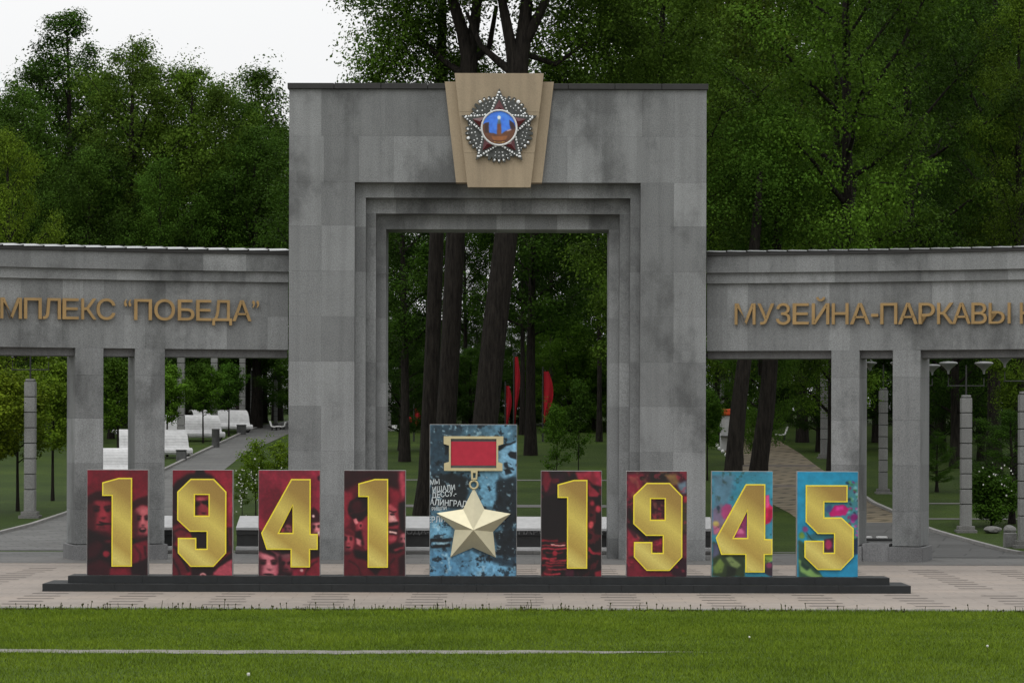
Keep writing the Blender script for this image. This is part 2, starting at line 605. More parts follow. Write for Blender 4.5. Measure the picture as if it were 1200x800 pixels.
# front lawn soil, pale worn path, plaza
struct('lawn', np_mesh('lawn', [(-60, 20, 0.012), (60, 20, 0.012), (60, 53.66, 0.012), (-60, 53.66, 0.012)], [(0, 1, 2, 3)]), M['lawn'])
_pth = []
for k in range(61):
    X = -14 + k * 0.30
    wdt = 1.0 if X < 0.3 else max(0.0, 1.0 - (X - 0.3) / 2.8)
    c = 43.25 + 0.12 * math.sin(X * 0.35)
    j = 0.06 * math.sin(X * 3.1) + 0.05 * math.sin(X * 7.7)
    _pth.append((X, c - 0.32 * wdt + j, c + 0.38 * wdt + j * 0.6))
_V = [p for X, a, b in _pth for p in ((X, a, 0.022), (X, b, 0.022))]
_F = [(2 * i, 2 * i + 2, 2 * i + 3, 2 * i + 1) for i in range(60)]
struct('path', np_mesh('path', _V, _F), M['worn'])

plaza = struct('plaza', np_mesh('plaza', [(-60, 53.98, 0), (60, 53.98, 0), (60, 76.6, 0), (-60, 76.6, 0)], [(0, 1, 2, 3)]), M['plaza'])
# bands of narrow slabs that cross the plaza: dark joints between them
_V, _F = [], []
for k in range(-9, 12):
    xc = -1.74 + 2.0 * k
    for q in range(18):
        y0 = 54.5 + q * 0.93
        if 59.7 < y0 < 61.5 or y0 > 70.5: continue
        ln = 0.34 + 0.05 * random.random()
        o = len(_V)
        sh = random.uniform(-.05, .05)
        _V += [(xc - ln + sh, y0, .004), (xc + ln + sh, y0, .004), (xc + ln + sh, y0 + .17, .004), (xc - ln + sh, y0 + .17, .004)]
        _F.append((o, o + 1, o + 2, o + 3))
tag(obj('paving_joint', np_mesh('joint', _V, _F), M['joint'], plaza), kind='stuff')
# kerb between lawn and plaza
for k in range(40):
    obj('kerb_stone', box_mesh(0.985, 0.16, 0.13, 0.008, M['kerb']), None, plaza, (-19.5 + k, 53.72, -0.085))

strip('pavement', [(76.6, -40, 40), (78.0, -40, 40), (79.5, -40, 40), (80.4, -40, 40), (81.2, -40, 40)], M['greypave'], 0.0005)
tag(obj('granite_strip', np_mesh('gs', [(-40, 73.2, .005), (40, 73.2, .005), (40, 76.7, .005), (-40, 76.7, .005)], [(0, 1, 2, 3)]), M['greystrip'], None), kind='structure')
strip('footpath', px_rows([(646, -220, 268), (632, -20, 264), (618, 36, 258), (604, 78, 252), (588, 118, 246), (570, 158, 250), (552, 193, 262), (536, 226, 282),
                           (521, 258, 312), (509, 283, 338), (503, 300, 356), (497, 320, 372), (492, 345, 390)]), M['greypave'], 0.012)
strip('asphalt_path', px_rows([(652, 1010, 1320), (648, 1002, 1195), (640, 988, 1160), (632, 976, 1130), (622, 960, 1095), (611, 940, 1066)]), M['asphalt'], 0.012)
strip('brick_path', px_rows([(611, 940, 1066), (600, 925, 1048), (590, 905, 1025), (575, 885, 1002), (560, 868, 980), (545, 856, 957), (530, 850, 937), (515, 848, 912),
                             (506, 850, 892), (500, 852, 880)]), M['brickpath'], 0.012)
for p0, p1, a_, b_ in ((544, 546, 858, 956), (567.5, 570, 880, 992)):
    strip('path_band', px_rows([(p1, a_, b_), (p0, a_, b_)]), M['joint'], 0.018)
# narrow pale paths across the park lawn
for i, (p0, p1, a, b) in enumerate([(591.5, 594.5, 420, 760), (562, 563.2, 430, 760), (606, 607.3, 1060, 1400), (588, 589.2, 1060, 1400)]):
    strip('lawn_path', px_rows([(p1, a, b), (p0, a, b)]), M['greystrip'], 0.014)

def edging(name, rows, side, w=0.14, h=0.10):
    V, F = [], []
    for Y, l, r in rows:
        X = l if side < 0 else r
        z = hgt(Y)
        V += [(X - w / 2, Y, z - .02), (X - w / 2, Y, z + h), (X + w / 2, Y, z + h), (X + w / 2, Y, z - .02)]
    for i in range(len(rows) - 1):
        for k in range(3):
            a = i * 4 + k
            F.append((a, a + 1, a + 5, a + 4))
    return struct(name, np_mesh(name, V, F), M['kerb'])
edging('path_kerb', px_rows([(632, -20, 264), (618, 36, 258), (604, 78, 252), (588, 118, 246), (570, 158, 250), (552, 193, 262), (536, 226, 282), (521, 258, 312), (509, 283, 338), (503, 300, 356)]), -1)
edging('path_kerb', px_rows([(652, 1010, 1320), (648, 1002, 1195), (640, 988, 1160), (632, 976, 1130), (622, 960, 1095), (611, 940, 1066), (600, 925, 1048), (590, 905, 1025), (575, 885, 1002)]), 1)

# ================================================================== GRANITE ARCH
YA = 75.45
SA = FPX / YA
def ax(px): return (px - CX) / SA
def az(py): return HC - (py - HY) / SA
XA = ax(582.5)
arch = empty('granite_arch', (XA, YA + 1.2, 0), 'tall grey granite arch with a stepped square opening and beige keystone', 'arch')
G = 0.0012
def slab(parent, x0, x1, z0, z1, y0, y1, mat=None, name='granite_slab'):
    return obj(name, box_mesh(x1 - x0 - G, y1 - y0, z1 - z0 - G, 0.0012, mat or M['granite']), None, parent,
               ((x0 + x1) / 2, y0 + random.uniform(-.0015, .0015), z0 + G / 2))
def cuts(a, b, n, jit=0.0):
    return [a + (b - a) * (i + (random.uniform(-jit, jit) if 0 < i < n else 0)) / n for i in range(n + 1)]

ROWZ = [az(y) for y in (105, 160, 214, 265, 318, 371, 424, 476, 529, 580, 632)] + [0.0]
STEP = 0.36
LX = [wx(p, YA + STEP * max(0, i - 1)) for i, p in enumerate((338, 415, 428, 440, 452))]
RX = [wx(p, YA + STEP * max(0, i - 1)) for i, p in enumerate((827, 750, 738, 725.5, 713))]
HZ = [wz(y, YA + STEP * i) for i, y in enumerate((214, 232, 250.7, 268.9))]
for r in (0, 1):                                            # two full-width rows above the opening
    xs = cuts(LX[0], RX[0], 13 if r == 0 else 12)
    for a, b in zip(xs, xs[1:]): slab(arch, a, b, ROWZ[r + 1], ROWZ[r], YA, YA + 0.5)
for side in (-1, 1):                                        # piers
    e = LX if side < 0 else RX
    x0, x1 = min(e[0], e[1]), max(e[0], e[1])
    for r in range(2, len(ROWZ) - 1):
        xm = x0 + (x1 - x0) * (0.495 if side < 0 else 0.505)
        for a, b in ((x0, xm), (xm, x1)): slab(arch, a, b, ROWZ[r + 1], ROWZ[r], YA, YA + 0.5)
    for s in range(1, 4):                                   # three stepped jambs
        a, b = min(e[s], e[s + 1]), max(e[s], e[s + 1])
        zs = [HZ[s]] + [z for z in ROWZ if z < HZ[s] - 0.35]
        for r in range(len(zs) - 1):
            slab(arch, a, b, zs[r + 1], zs[r], YA + STEP * s, YA + (STEP * s + 0.5 if s < 3 else 2.4))
for s in range(1, 4):                                       # three stepped lintels
    xs = cuts(LX[s], RX[s], 8, 0.12)
    for a, b in zip(xs, xs[1:]): slab(arch, a, b, HZ[s], HZ[s - 1], YA + STEP * s, YA + (STEP * s + 0.5 if s < 3 else 2.4))
bm = bmesh.new()
add_box(bm, LX[0] + .012, LX[1] - .012, YA + .3, YA + 2.4, -.05, ROWZ[0] - .01)
add_box(bm, RX[1] + .012, RX[0] - .012, YA + .3, YA + 2.4, -.05, ROWZ[0] - .012)
add_box(bm, LX[1] - .013, RX[1] + .013, YA + .3, YA + 2.39, HZ[0] + .01, ROWZ[0] - .014)
add_box(bm, LX[1] - .014, LX[4] - .02, YA + 1.3, YA + 2.38, -.05, HZ[0] - .01)
add_box(bm, RX[4] + .02, RX[1] + .014, YA + 1.3, YA + 2.38, -.05, HZ[0] - .01)
add_box(bm, LX[4] - .03, RX[4] + .03, YA + 1.3, YA + 2.37, HZ[3] + .02, HZ[0] + .02)
obj('body', bm_mesh(bm), M['granite_core'], arch)
# roof edge of the arch in lengths of dark sheet
xs = cuts(LX[0] - .05, RX[0] + .05, 9)
for a, b in zip(xs, xs[1:]):
    obj('roof_edge', box_mesh(b - a - .012, 2.6, 0.15, 0.006, M['cap']), None, arch, ((a + b) / 2, YA - .08, ROWZ[0] + .003))
# beige keystone, two slabs
def px_poly(pts, Y): return [(wx(x, Y), wz(y, Y)) for x, y in pts]
key_back = ccw(px_poly([(520, 96), (648, 96), (634.3, 214), (533.6, 214)], YA - .12))
key_front = ccw(px_poly([(531.6, 86), (636.2, 86), (621, 219.5), (547.2, 219.5)], YA - .30))
obj('keystone_backing', poly_mesh([key_back], YA - .12, YA + 2.5), M['sand'], arch)
# the front slab is cut in courses that taper together
zt, zb = key_front[0][1], key_front[0][1]
zs_all = [p[1] for p in key_front]
zt, zb = max(zs_all), min(zs_all)
def kx(z, left):
    top = [p for p in key_front if p[1] == zt]
    bot = [p for p in key_front if abs(p[1] - zb) < 1e-6]
    f = (z - zb) / (zt - zb)
    a = min(bot)[0] if left else max(bot)[0]
    b = min(top)[0] if left else max(top)[0]
    return a + (b - a) * f
zc = [zb, zb + (zt - zb) * .30, zb + (zt - zb) * .66, zt]
for i in range(3):
    z0, z1 = zc[i] + (.003 if i else 0), zc[i + 1] - (.003 if i < 2 else 0)
    obj('keystone_slab', poly_mesh([[(kx(z0, True), z0), (kx(z0, False), z0), (kx(z1, False), z1), (kx(z1, True), z1)]], YA - .30, YA - .125), M['sand'], arch)

# ================================================================== CURVED COLONNADE WINGS
RW, YW = 36.0, 76.3
CYW = YW - math.sqrt(RW ** 2 - (wx(338, YW) - XA) ** 2)
def wpt(phi, r=RW): return XA + r * math.sin(phi), CYW + r * math.cos(phi)
def phi_px(px, r=RW):
    lo, hi = -0.7, 0.7
    for _ in range(60):
        m = (lo + hi) / 2
        X, Y = wpt(m, r)
        if CX + FPX * X / Y < px: lo = m
        else: hi = m
    return lo
_arcs = {}
def arc_mesh(dphi, r0, r1, h, mat, slope=0.0, n=3):
    """curved slab: origin on the wall line (radius RW) at mid-angle, radial depth r0..r1, height h; slope lifts the back of the top"""
    key = (round(dphi, 6), round(r0, 4), round(r1, 4), round(h, 4), mat.name, slope)
    if key in _arcs: return _arcs[key]
    V, F = [], []
    for i in range(n + 1):
        a = -dphi / 2 + dphi * i / n
        s, c = math.sin(a), math.cos(a)
        for r, z in ((r0, 0), (r0, h), (r1, h + slope), (r1, 0)):
            V.append((r * s, r * c - RW, z))
    for i in range(n):
        for k in range(4):
            a, b = i * 4 + k, i * 4 + (k + 1) % 4
            F.append((a, b, b + 4, a + 4))
    F += [(3, 2, 1, 0), (n * 4, n * 4 + 1, n * 4 + 2, n * 4 + 3)]
    me = np_mesh('arc', V, [tuple(reversed(f)) for f in F])
    me.materials.append(mat)
    _arcs[key] = me
    return me
def arc(name, parent, phi, dphi, r0, r1, z0, z1, mat, slope=0.0, gap=True):
    X, Y = wpt(phi)
    d = dphi - (G / RW if gap else 0)
    return obj(name, arc_mesh(d, r0, r1, z1 - z0 - (G if gap else 0), mat, slope), None, parent, (X, Y, z0 + (G / 2 if gap else 0)), -phi)

SWG = FPX / YW
def wzz(py): return HC - (py - HY) / SWG
Z_CAPT, Z_CAPB, Z_FAS, Z_BAND, Z_LIN, Z_SOF = wzz(294.5), wzz(299.5), wzz(319.6), wzz(331.8), wzz(410.5), wzz(419.3)
WD = 1.45                                                   # depth of the entablature and of the columns
PHI0, PHI1 = abs(phi_px(338)) + 0.0005, R(27.5)

def wing(side):
    lab = ('curved grey granite colonnade wing left of the arch, two columns in view' if side < 0 else
           'curved grey granite colonnade wing right of the arch, two columns in view')
    mx, my = wpt(side * (PHI0 + PHI1) / 2)
    wg = empty('colonnade_wing', (mx, my, 0), lab, 'colonnade')
    n = 21
    dp = (PHI1 - PHI0) / n
    zm = (Z_BAND + Z_LIN) / 2 - .02
    for i in range(n):
        ph = side * (PHI0 + (i + .5) * dp)
        arc('granite_slab', wg, ph, dp, RW, RW + .3, zm, Z_BAND, M['granite'])
        arc('granite_slab', wg, ph, dp, RW, RW + .3, Z_LIN, zm, M['granite'])
        arc('roof_edge', wg, ph, dp, RW - .26, RW + .5, Z_CAPB + .004, Z_CAPT - .03, M['cap'])
        # overlapping roof sheets, each a little tilted against the next
        X, Y = wpt(ph)
        o = obj('roof_sheet', arc_mesh(dp * 1.06, RW - .29, RW + 1.0, .012, M['roofmetal'], 0.125 if side < 0 else 0.10), None, wg, (X, Y, Z_CAPT - .02), -ph)
        o.rotation_euler = (0, R(side * 1.6), -ph)
        pe = side * (PHI0 + (i + 1) * dp)
        X, Y = wpt(pe)
        obj('roof_seam', arc_mesh(.0011, RW - .30, RW + .98, .035, M['cap'], 0.125 if side < 0 else 0.10), None, wg, (X, Y, Z_CAPT - .028), -pe)
    m = 10
    dq = (PHI1 - PHI0) / m
    for i in range(m):
        ph = side * (PHI0 + (i + .5) * dq)
        arc('cornice_slab', wg, ph, dq, RW - .20, RW + .3, Z_FAS, Z_CAPB, M['granite'])
        arc('cornice_slab', wg, ph, dq, RW - .10, RW + .3, Z_BAND, Z_FAS, M['granite'])
        arc('body', wg, ph, dq * 1.001, RW + .28, RW + WD, Z_LIN + .01, Z_CAPB - .01, M['granite_core'], 0, False)
    # recessed soffit beams between the columns
    cols = [104.5, 175.5] if side < 0 else [990.5, 1062]
    fr = [(88, 121), (158, 193)] if side < 0 else [(974, 1007), (1046, 1078.5)]
    edges = [sorted((phi_px(a), phi_px(b))) for a, b in fr]
    extra = []
    outer = edges[0] if side < 0 else edges[1]
    inner = edges[1] if side < 0 else edges[0]
    wcol = abs(edges[0][1] - edges[0][0])
    # the next pair of columns stands just outside the picture
    gap = abs((inner[0] if side > 0 else -inner[1])) - PHI0
    o_end = max(abs(outer[0]), abs(outer[1]))
    pitch = abs(abs(sum(outer) / 2) - abs(sum(inner) / 2))
    c3 = o_end + gap + wcol / 2
    for c in (c3, c3 + pitch):
        if c < PHI1: extra.append(sorted((side * (c - wcol / 2), side * (c + wcol / 2))))
    allc = sorted([tuple(sorted((abs(a), abs(b)))) for a, b in edges + extra])
    st = PHI0
    for a, b in allc + [(PHI1, PHI1)]:
        if a - st > .004:
            k = max(1, int((a - st) / .03))
            for q in range(k):
                d = (a - st) / k
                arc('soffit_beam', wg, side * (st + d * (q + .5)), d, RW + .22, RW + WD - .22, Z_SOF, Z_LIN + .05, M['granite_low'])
        st = b
    for a, b in edges + extra:
        ph = (a + b) / 2
        X, Y = wpt(ph)
        wc = (b - a) * RW
        zb = 0.42
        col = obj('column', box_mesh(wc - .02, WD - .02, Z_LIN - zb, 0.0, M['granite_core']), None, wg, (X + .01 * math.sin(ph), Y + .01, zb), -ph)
        zz = [zb, zb + .92, zb + 2.15, zb + 3.35, zb + 4.5, Z_LIN]
        for z0, z1 in zip(zz, zz[1:]):
            bme = box_mesh(wc, WD, z1 - z0 - G, 0.006, M['granite'])
            bo = bpy.data.objects.new('granite_block', bme)
            COL.objects.link(bo)
            bo.parent = col
            bo.location = (0, -.012, z0 - zb + G / 2)
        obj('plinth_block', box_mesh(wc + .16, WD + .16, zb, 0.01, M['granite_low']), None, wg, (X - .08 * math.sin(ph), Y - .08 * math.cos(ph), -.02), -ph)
    for pair in ([edges[0], edges[1]],):
        a, b = sorted((sum(pair[0]) / 2, sum(pair[1]) / 2))
        wp = wcol * RW + .16
        d = (b - a) - wp / RW - .0004
        arc('plinth_block', wg, (a + b) / 2, d, RW + .02, RW + WD - .05, -.02, .475, M['granite_low'])
    return wg
wing(-1)
wing(1)

# ================================================================== BRONZE INSCRIPTIONS
_txt = {}
def glyph(ch, offset=0.0, extrude=0.05):
    key = (ch, offset, extrude)
    if key in _txt: return _txt[key]
    c = bpy.data.curves.new('glyph', 'FONT')
    c.body = ch
    c.extrude = extrude
    c.offset = offset
    c.resolution_u = 3
    o = bpy.data.objects.new('glyph', c)
    COL.objects.link(o)
    dg = bpy.context.evaluated_depsgraph_get()
    m = o.evaluated_get(dg).to_mesh()
    V = np.array([v.co[:] for v in m.vertices])
    F = [list(p.vertices) for p in m.polygons]
    bpy.data.objects.remove(o)
    bpy.data.curves.remove(c)
    _txt[key] = (V, F)
    return V, F
def glyph_mesh(ch, width, cap_h, depth, offset=0.0, natural=False):
    """letter standing in the xz plane, x centred, baseline at z=0, front at y=-depth"""
    V, F = glyph(ch, offset)
    x0, x1 = V[:, 0].min(), V[:, 0].max()
    k = cap_h / 0.728
    kx_ = k if natural else width / (x1 - x0)
    W = np.stack([(V[:, 0] - (x0 + x1) / 2) * kx_, -(V[:, 2] + .05) / .1 * depth, V[:, 1] * k], 1)
    me = bpy.data.meshes.new('glyph')
    me.from_pydata(W.tolist(), [], F)
    return me

def inscription(label, letters, ybase, ycap):
    mid = (letters[0][1] + letters[-1][2]) / 2
    ph = phi_px(mid)
    X, Y = wpt(ph)
    root = empty('bronze_inscription', (X, Y, wz(ybase(mid), Y)), label, 'lettering')
    for ch, a, b in letters:
        pc = (a + b) / 2
        ph = phi_px(pc, RW - .06)
        X, Y = wpt(ph, RW - .035)
        h = (ybase(pc) - ycap(pc)) * Y / FPX
        wd = (b - a) * Y / FPX / math.cos(ph) * 1.0
        q = ch in '“”-'
        me = glyph_mesh(ch, wd, h, 0.09, 0.0 if ch in 'ЫЬ' else 0.006, False)
        if ch in '“”':
            # marks hang at cap height
            zmax = max(v.co.z for v in me.vertices)
            for v in me.vertices: v.co.z += h - zmax
        if ch == '-':
            for v in me.vertices: v.co.z += h * .12
        obj('letter', me, M['bronze'], root, (X, Y, wz(ybase(pc), Y)), -ph)
    return root
inscription('bronze Cyrillic letters on the left colonnade wing, ending in a quoted word',
    [('К', -50, -32), ('О', -30, -6), ('М', .5, 24), ('П', 28, 47.5), ('Л', 50, 70), ('Е', 73, 91), ('К', 95, 112), ('С', 113, 134), ('“', 145, 153), ('П', 157, 177), ('О', 180.5, 204),
     ('Б', 208, 227), ('Е', 229.5, 247), ('Д', 248.5, 271), ('А', 272, 294), ('”', 295, 303)],
    lambda x: 374.6 + x * .0085, lambda x: 350.4 + x * .009)
inscription('bronze Cyrillic letters on the right colonnade wing, with a hyphen in the long word',
    [('М', 861, 885), ('У', 887.5, 907), ('З', 909.5, 926), ('Е', 929, 947.5), ('Й', 951.5, 971.5), ('Н', 975, 994), ('А', 996.4, 1019), ('-', 1021, 1029), ('П', 1032, 1051),
     ('А', 1053, 1075), ('Р', 1077, 1095), ('К', 1098.7, 1117), ('А', 1116.5, 1137), ('В', 1139, 1156), ('Ы', 1159.5, 1183.5), ('К', 1196, 1213), ('О', 1216, 1239), ('М', 1243, 1267)],
    lambda x: 379.6 - (x - 861) * .006, lambda x: 355.2 - (x - 861) * .006)

# ================================================================== STAR EMBLEM ON THE KEYSTONE
YE = YA - .33
SE = FPX / YE
ex0, ez0 = wx(584, YE), wz(150.5, YE)
emb = empty('star_emblem', (ex0, YE, ez0), 'jewelled star emblem with a blue round centre, fixed to the beige keystone', 'emblem')
def star_pts(ro, ri, n=5, rot=90):
    return [((ro if i % 2 == 0 else ri) * math.cos(R(rot + 180 * i / n)), (ro if i % 2 == 0 else ri) * math.sin(R(rot + 180 * i / n))) for i in range(2 * n)]
K = 1 / SE
# five bundles of rays between the points
bead = np_mesh('bead', [(1, 0, 0), (-1, 0, 0), (0, 0, 1), (0, 0, -1), (0, -1, 0), (.7, -.3, .7), (-.7, -.3, .7), (.7, -.3, -.7), (-.7, -.3, -.7)],
               [(4, 0, 5), (4, 5, 2), (4, 2, 6), (4, 6, 1), (4, 1, 8), (4, 8, 3), (4, 3, 7), (4, 7, 0)])
bead.materials.append(M['diamond'])
def stone(x, z, r, y, parent):
    o = obj('stone', bead, None, parent, (ex0 + x, y, ez0 + z))
    o.scale = (r, r * .6, r)
for b in range(5):
    ang = 90 + 36 + 72 * b
    lp = []
    rays = 7
    for k in range(rays):
        a = ang - 27 + 54 * k / (rays - 1)
        rr = (40.5 - 0.35 * (k - 3) ** 2) * K
        for da, q in ((-4.2, .86), (-1.8, 1.0), (1.8, 1.0), (4.2, .86)):
            lp.append((rr * q * math.cos(R(a + da)), rr * q * math.sin(R(a + da))))
    lp.append((0, 0))
    fan = obj('ray_bundle', poly_mesh([ccw(lp)], -.045, .02), M['silver'], emb, (ex0, YE - .003 * b, ez0))
    for k in range(rays):
        a = ang - 24 + 48 * k / (rays - 1)
        for rr, s in ((38 - .35 * (k - 3) ** 2, 1.25 if k != 3 else 2.0), (32.5, .95), (28.5, .8)):
            if (k in (1, 5) and rr < 30) or random.random() < .22: continue
            stone(rr * K * math.cos(R(a)), rr * K * math.sin(R(a)), s * K * random.uniform(.5, 1.2), YE - .055 - .003 * b, fan)
so, si = 46.5 * K, 21 * K
sstar = obj('star', poly_mesh([ccw(star_pts(so, si))], -.10, 0.0), M['silver'], emb, (ex0, YE, ez0))
pts = star_pts(so * .93, si * .93)
for i in range(10):
    p, q = Vector(pts[i]), Vector(pts[(i + 1) % 10])
    n = 9
    for k in range(n):
        c = p.lerp(q, (k + .5) / n) * random.uniform(.965, 1.0)
        stone(c.x, c.y, K * random.uniform(.85, 1.35), YE - .108, sstar)
for i in range(5):
    a = R(90 + 72 * i)
    u, v = Vector((math.cos(a), math.sin(a))), Vector((-math.sin(a), math.cos(a)))
    t3 = [u * 33 * K, u * 19 * K + v * 7.3 * K, u * 19 * K - v * 7.3 * K]
    bm = bmesh.new()
    vs3 = [bm.verts.new((p.x, -.125, p.y)) for p in t3]
    ce = (t3[0] + t3[1] + t3[2]) / 3
    vc = bm.verts.new((ce.x, -.17, ce.y))
    vb = [bm.verts.new((p.x, -.09, p.y)) for p in t3]
    for k in range(3):
        bm.faces.new((vs3[k], vs3[(k + 1) % 3], vc))
        bm.faces.new((vs3[k], vb[k], vb[(k + 1) % 3], vs3[(k + 1) % 3]))
    bmesh.ops.recalc_face_normals(bm, faces=bm.faces[:])
    obj('enamel_ray', bm_mesh(bm), M['enamel_red'], emb, (ex0, YE, ez0))
rim = lathe([(19.4 * K, 0), (19.4 * K, .16), (21.4 * K, .16), (21.6 * K, .10), (21.6 * K, 0)], 40)
ro_ = obj('rim', rim, M['white_metal'], emb, (ex0, YE, ez0), rot=(R(90), 0, 0))

# ------------------------------------------------------------------ painted prints (flat pictures on flat boards)
def blur(a, k):
    for axis in (0, 1):
        for _ in range(2):
            p = np.pad(a, [(k, k) if i == axis else (0, 0) for i in range(a.ndim)], mode='edge')
            c = np.cumsum(p, axis=axis)
            n = a.shape[axis]
            z = np.zeros_like(np.take(c, [0], axis=axis))
            c = np.concatenate([z, c], axis=axis)
            a = (np.take(c, range(2 * k + 1, 2 * k + 1 + n), axis=axis) - np.take(c, range(0, n), axis=axis)) / (2 * k + 1)
    return a
def fnoise(shape, cells, seed, octaves=4):
    g = np.random.default_rng(seed)
    out = np.zeros(shape)
    amp = 1.0
    tot = 0
    for o in range(octaves):
        cy, cx = cells[0] * 2 ** o + 2, cells[1] * 2 ** o + 2
        lat = g.random((cy, cx))
        yy = np.linspace(0, cy - 1.001, shape[0])
        xx = np.linspace(0, cx - 1.001, shape[1])
        iy, ix = yy.astype(int), xx.astype(int)
        fy, fx = (yy - iy)[:, None], (xx - ix)[None, :]
        fy, fx = fy * fy * (3 - 2 * fy), fx * fx * (3 - 2 * fx)
        v = lat[iy][:, ix] * (1 - fy) * (1 - fx) + lat[iy + 1][:, ix] * fy * (1 - fx) + lat[iy][:, ix + 1] * (1 - fy) * fx + lat[iy + 1][:, ix + 1] * fy * fx
        out += v * amp
        tot += amp
        amp *= .6
    return out / tot
class Canvas:
    """picture in the coordinates of a box (x0,y0)-(x1,y1), y down"""
    def __init__(self, box, nx, ny, bg):
        self.box, self.nx, self.ny = box, nx, ny
        x0, y0, x1, y1 = box
        self.gx, self.gy = np.meshgrid(np.linspace(x0, x1, nx * 2), np.linspace(y0, y1, ny * 2))
        self.im = np.ones((ny * 2, nx * 2, 3)) * np.array(bg, float)
        sh = self.gx.shape
        k = (x1 - x0) * .022
        sd_ = int(sum(bg) * 7) % 9973
        self.px_, self.py_ = self.gx, self.gy
        if x1 - x0 > 380:
            self.gx = self.gx + (fnoise(sh, (9, 6), sd_) - .5) * 2 * k
            self.gy = self.gy + (fnoise(sh, (9, 6), sd_ + 1) - .5) * 2 * k
    def mask(self, pts):
        m = np.zeros(self.gx.shape, bool)
        n = len(pts)
        for i in range(n):
            (xa, ya), (xb, yb) = pts[i], pts[(i + 1) % n]
            if ya == yb: continue
            c = ((ya > self.gy) != (yb > self.gy)) & (self.gx < (xb - xa) * (self.gy - ya) / (yb - ya) + xa)
            m ^= c
        return m.astype(float)
    def poly(self, pts, col, soft=1, op=1.0):
        m = self.mask(pts)
        soft = (soft + 1) // 2
        if soft: m = blur(m, soft)
        m = (m * op)[..., None]
        self.im = self.im * (1 - m) + np.array(col, float) * m
    def ell(self, cx, cy, rx, ry, col, soft=1, op=1.0, rot=0):
        self.poly([(cx + rx * math.cos(t) * math.cos(rot) - ry * math.sin(t) * math.sin(rot), cy + rx * math.cos(t) * math.sin(rot) + ry * math.sin(t) * math.cos(rot))
                   for t in np.linspace(0, 2 * math.pi, 18, endpoint=False)], col, soft, op)
    def noise(self, cells, seed, amt, thr=None, col=None):
        n = fnoise(self.gx.shape, cells, seed)
        if thr is None:
            self.im *= (1 + (n - .5) * 2 * amt)[..., None]
        else:
            m = np.clip((n - thr) * 14, 0, 1)[..., None] * amt
            self.im = self.im * (1 - m) + np.array(col, float) * m
    def line(self, pts, wd, col, soft=0, op=1.0):
        for (xa, ya), (xb, yb) in zip(pts, pts[1:]):
            d = math.hypot(xb - xa, yb - ya) or 1
            nx, ny = -(yb - ya) / d * wd / 2, (xb - xa) / d * wd / 2
            self.poly([(xa + nx, ya + ny), (xb + nx, yb + ny), (xb - nx, yb - ny), (xa - nx, ya - ny)], col, soft, op)
    def colours(self, gain):
        im = np.clip(self.im, 0, 255) / 255.0
        im = im.reshape(self.ny, 2, self.nx, 2, 3).mean((1, 3))
        im = im ** 1.18
        lin = np.where(im <= .04045, im / 12.92, ((im + .055) / 1.055) ** 2.4)
        return np.clip(lin * gain, 0, .82)
def print_mesh(cv, w, h, gain=1.08, disc=False):
    """grid standing in the xz plane, x centred, z from 0, carrying the picture as colours"""
    nx, ny = cv.nx, cv.ny
    X, Z = np.meshgrid(np.linspace(-w / 2, w / 2, nx), np.linspace(h, 0, ny))
    if disc:
        X0, Z0 = X / (w / 2), (Z - h / 2) / (h / 2)
        X, Z = X0 * np.sqrt(1 - Z0 ** 2 / 2) * w / 2, Z0 * np.sqrt(1 - X0 ** 2 / 2) * h / 2 + h / 2
    V = np.stack([X.ravel(), np.zeros(nx * ny), Z.ravel()], 1)
    i = np.arange(ny - 1)[:, None] * nx + np.arange(nx - 1)[None, :]
    F = np.stack([i, i + nx, i + nx + 1, i + 1], -1).reshape(-1, 4)
    me = np_mesh('print', V, F)
    at = me.color_attributes.new('print', 'FLOAT_COLOR', 'POINT')
    c = np.ones((nx * ny, 4), np.float32)
    c[:, :3] = cv.colours(gain).reshape(-1, 3)
    at.data.foreach_set('color', c.ravel())
    me.materials.append(M['print'])
    return me

# round centre of the emblem: blue field, wall and a tower with a small star
cv = Canvas((215, 240, 562, 585), 60, 60, (70, 120, 205))
cv.noise((3, 3), 3, .12)
cv.poly([(215, 370), (245, 350), (280, 355), (285, 470), (330, 470), (360, 480), (415, 475), (450, 450), (562, 400), (562, 585), (215, 585)], (98, 66, 48), 2)
cv.poly([(500, 320), (545, 350), (560, 420), (510, 440), (495, 370)], (62, 44, 48), 2)
cv.poly([(235, 355), (280, 350), (280, 470), (240, 480)], (66, 48, 44), 2)
cv.poly([(370, 370), (408, 370), (414, 485), (364, 485)], (112, 74, 50), 1)
cv.poly([(380, 320), (396, 320), (408, 372), (370, 372)], (90, 105, 110), 1)
cv.ell(388, 308, 19, 19, (200, 210, 200), 1)
cv.poly([(305, 500), (480, 500), (470, 545), (315, 545)], (132, 88, 54), 2)
cv.poly([(470, 440), (515, 425), (515, 440), (470, 452)], (170, 160, 175), 1)
cv.poly([(300, 545), (480, 545), (450, 578), (330, 578)], (60, 30, 28), 1)
for k in range(8): cv.poly([(322 + k * 18, 556), (332 + k * 18, 556), (332 + k * 18, 568), (322 + k * 18, 568)], (165, 130, 70), 0)
cv.noise((7, 7), 5, .16)
obj('medallion', print_mesh(cv, 39.2 * K, 39.2 * K, 1.5, True), None, emb, (ex0, YE - .135, ez0 - 19.6 * K))

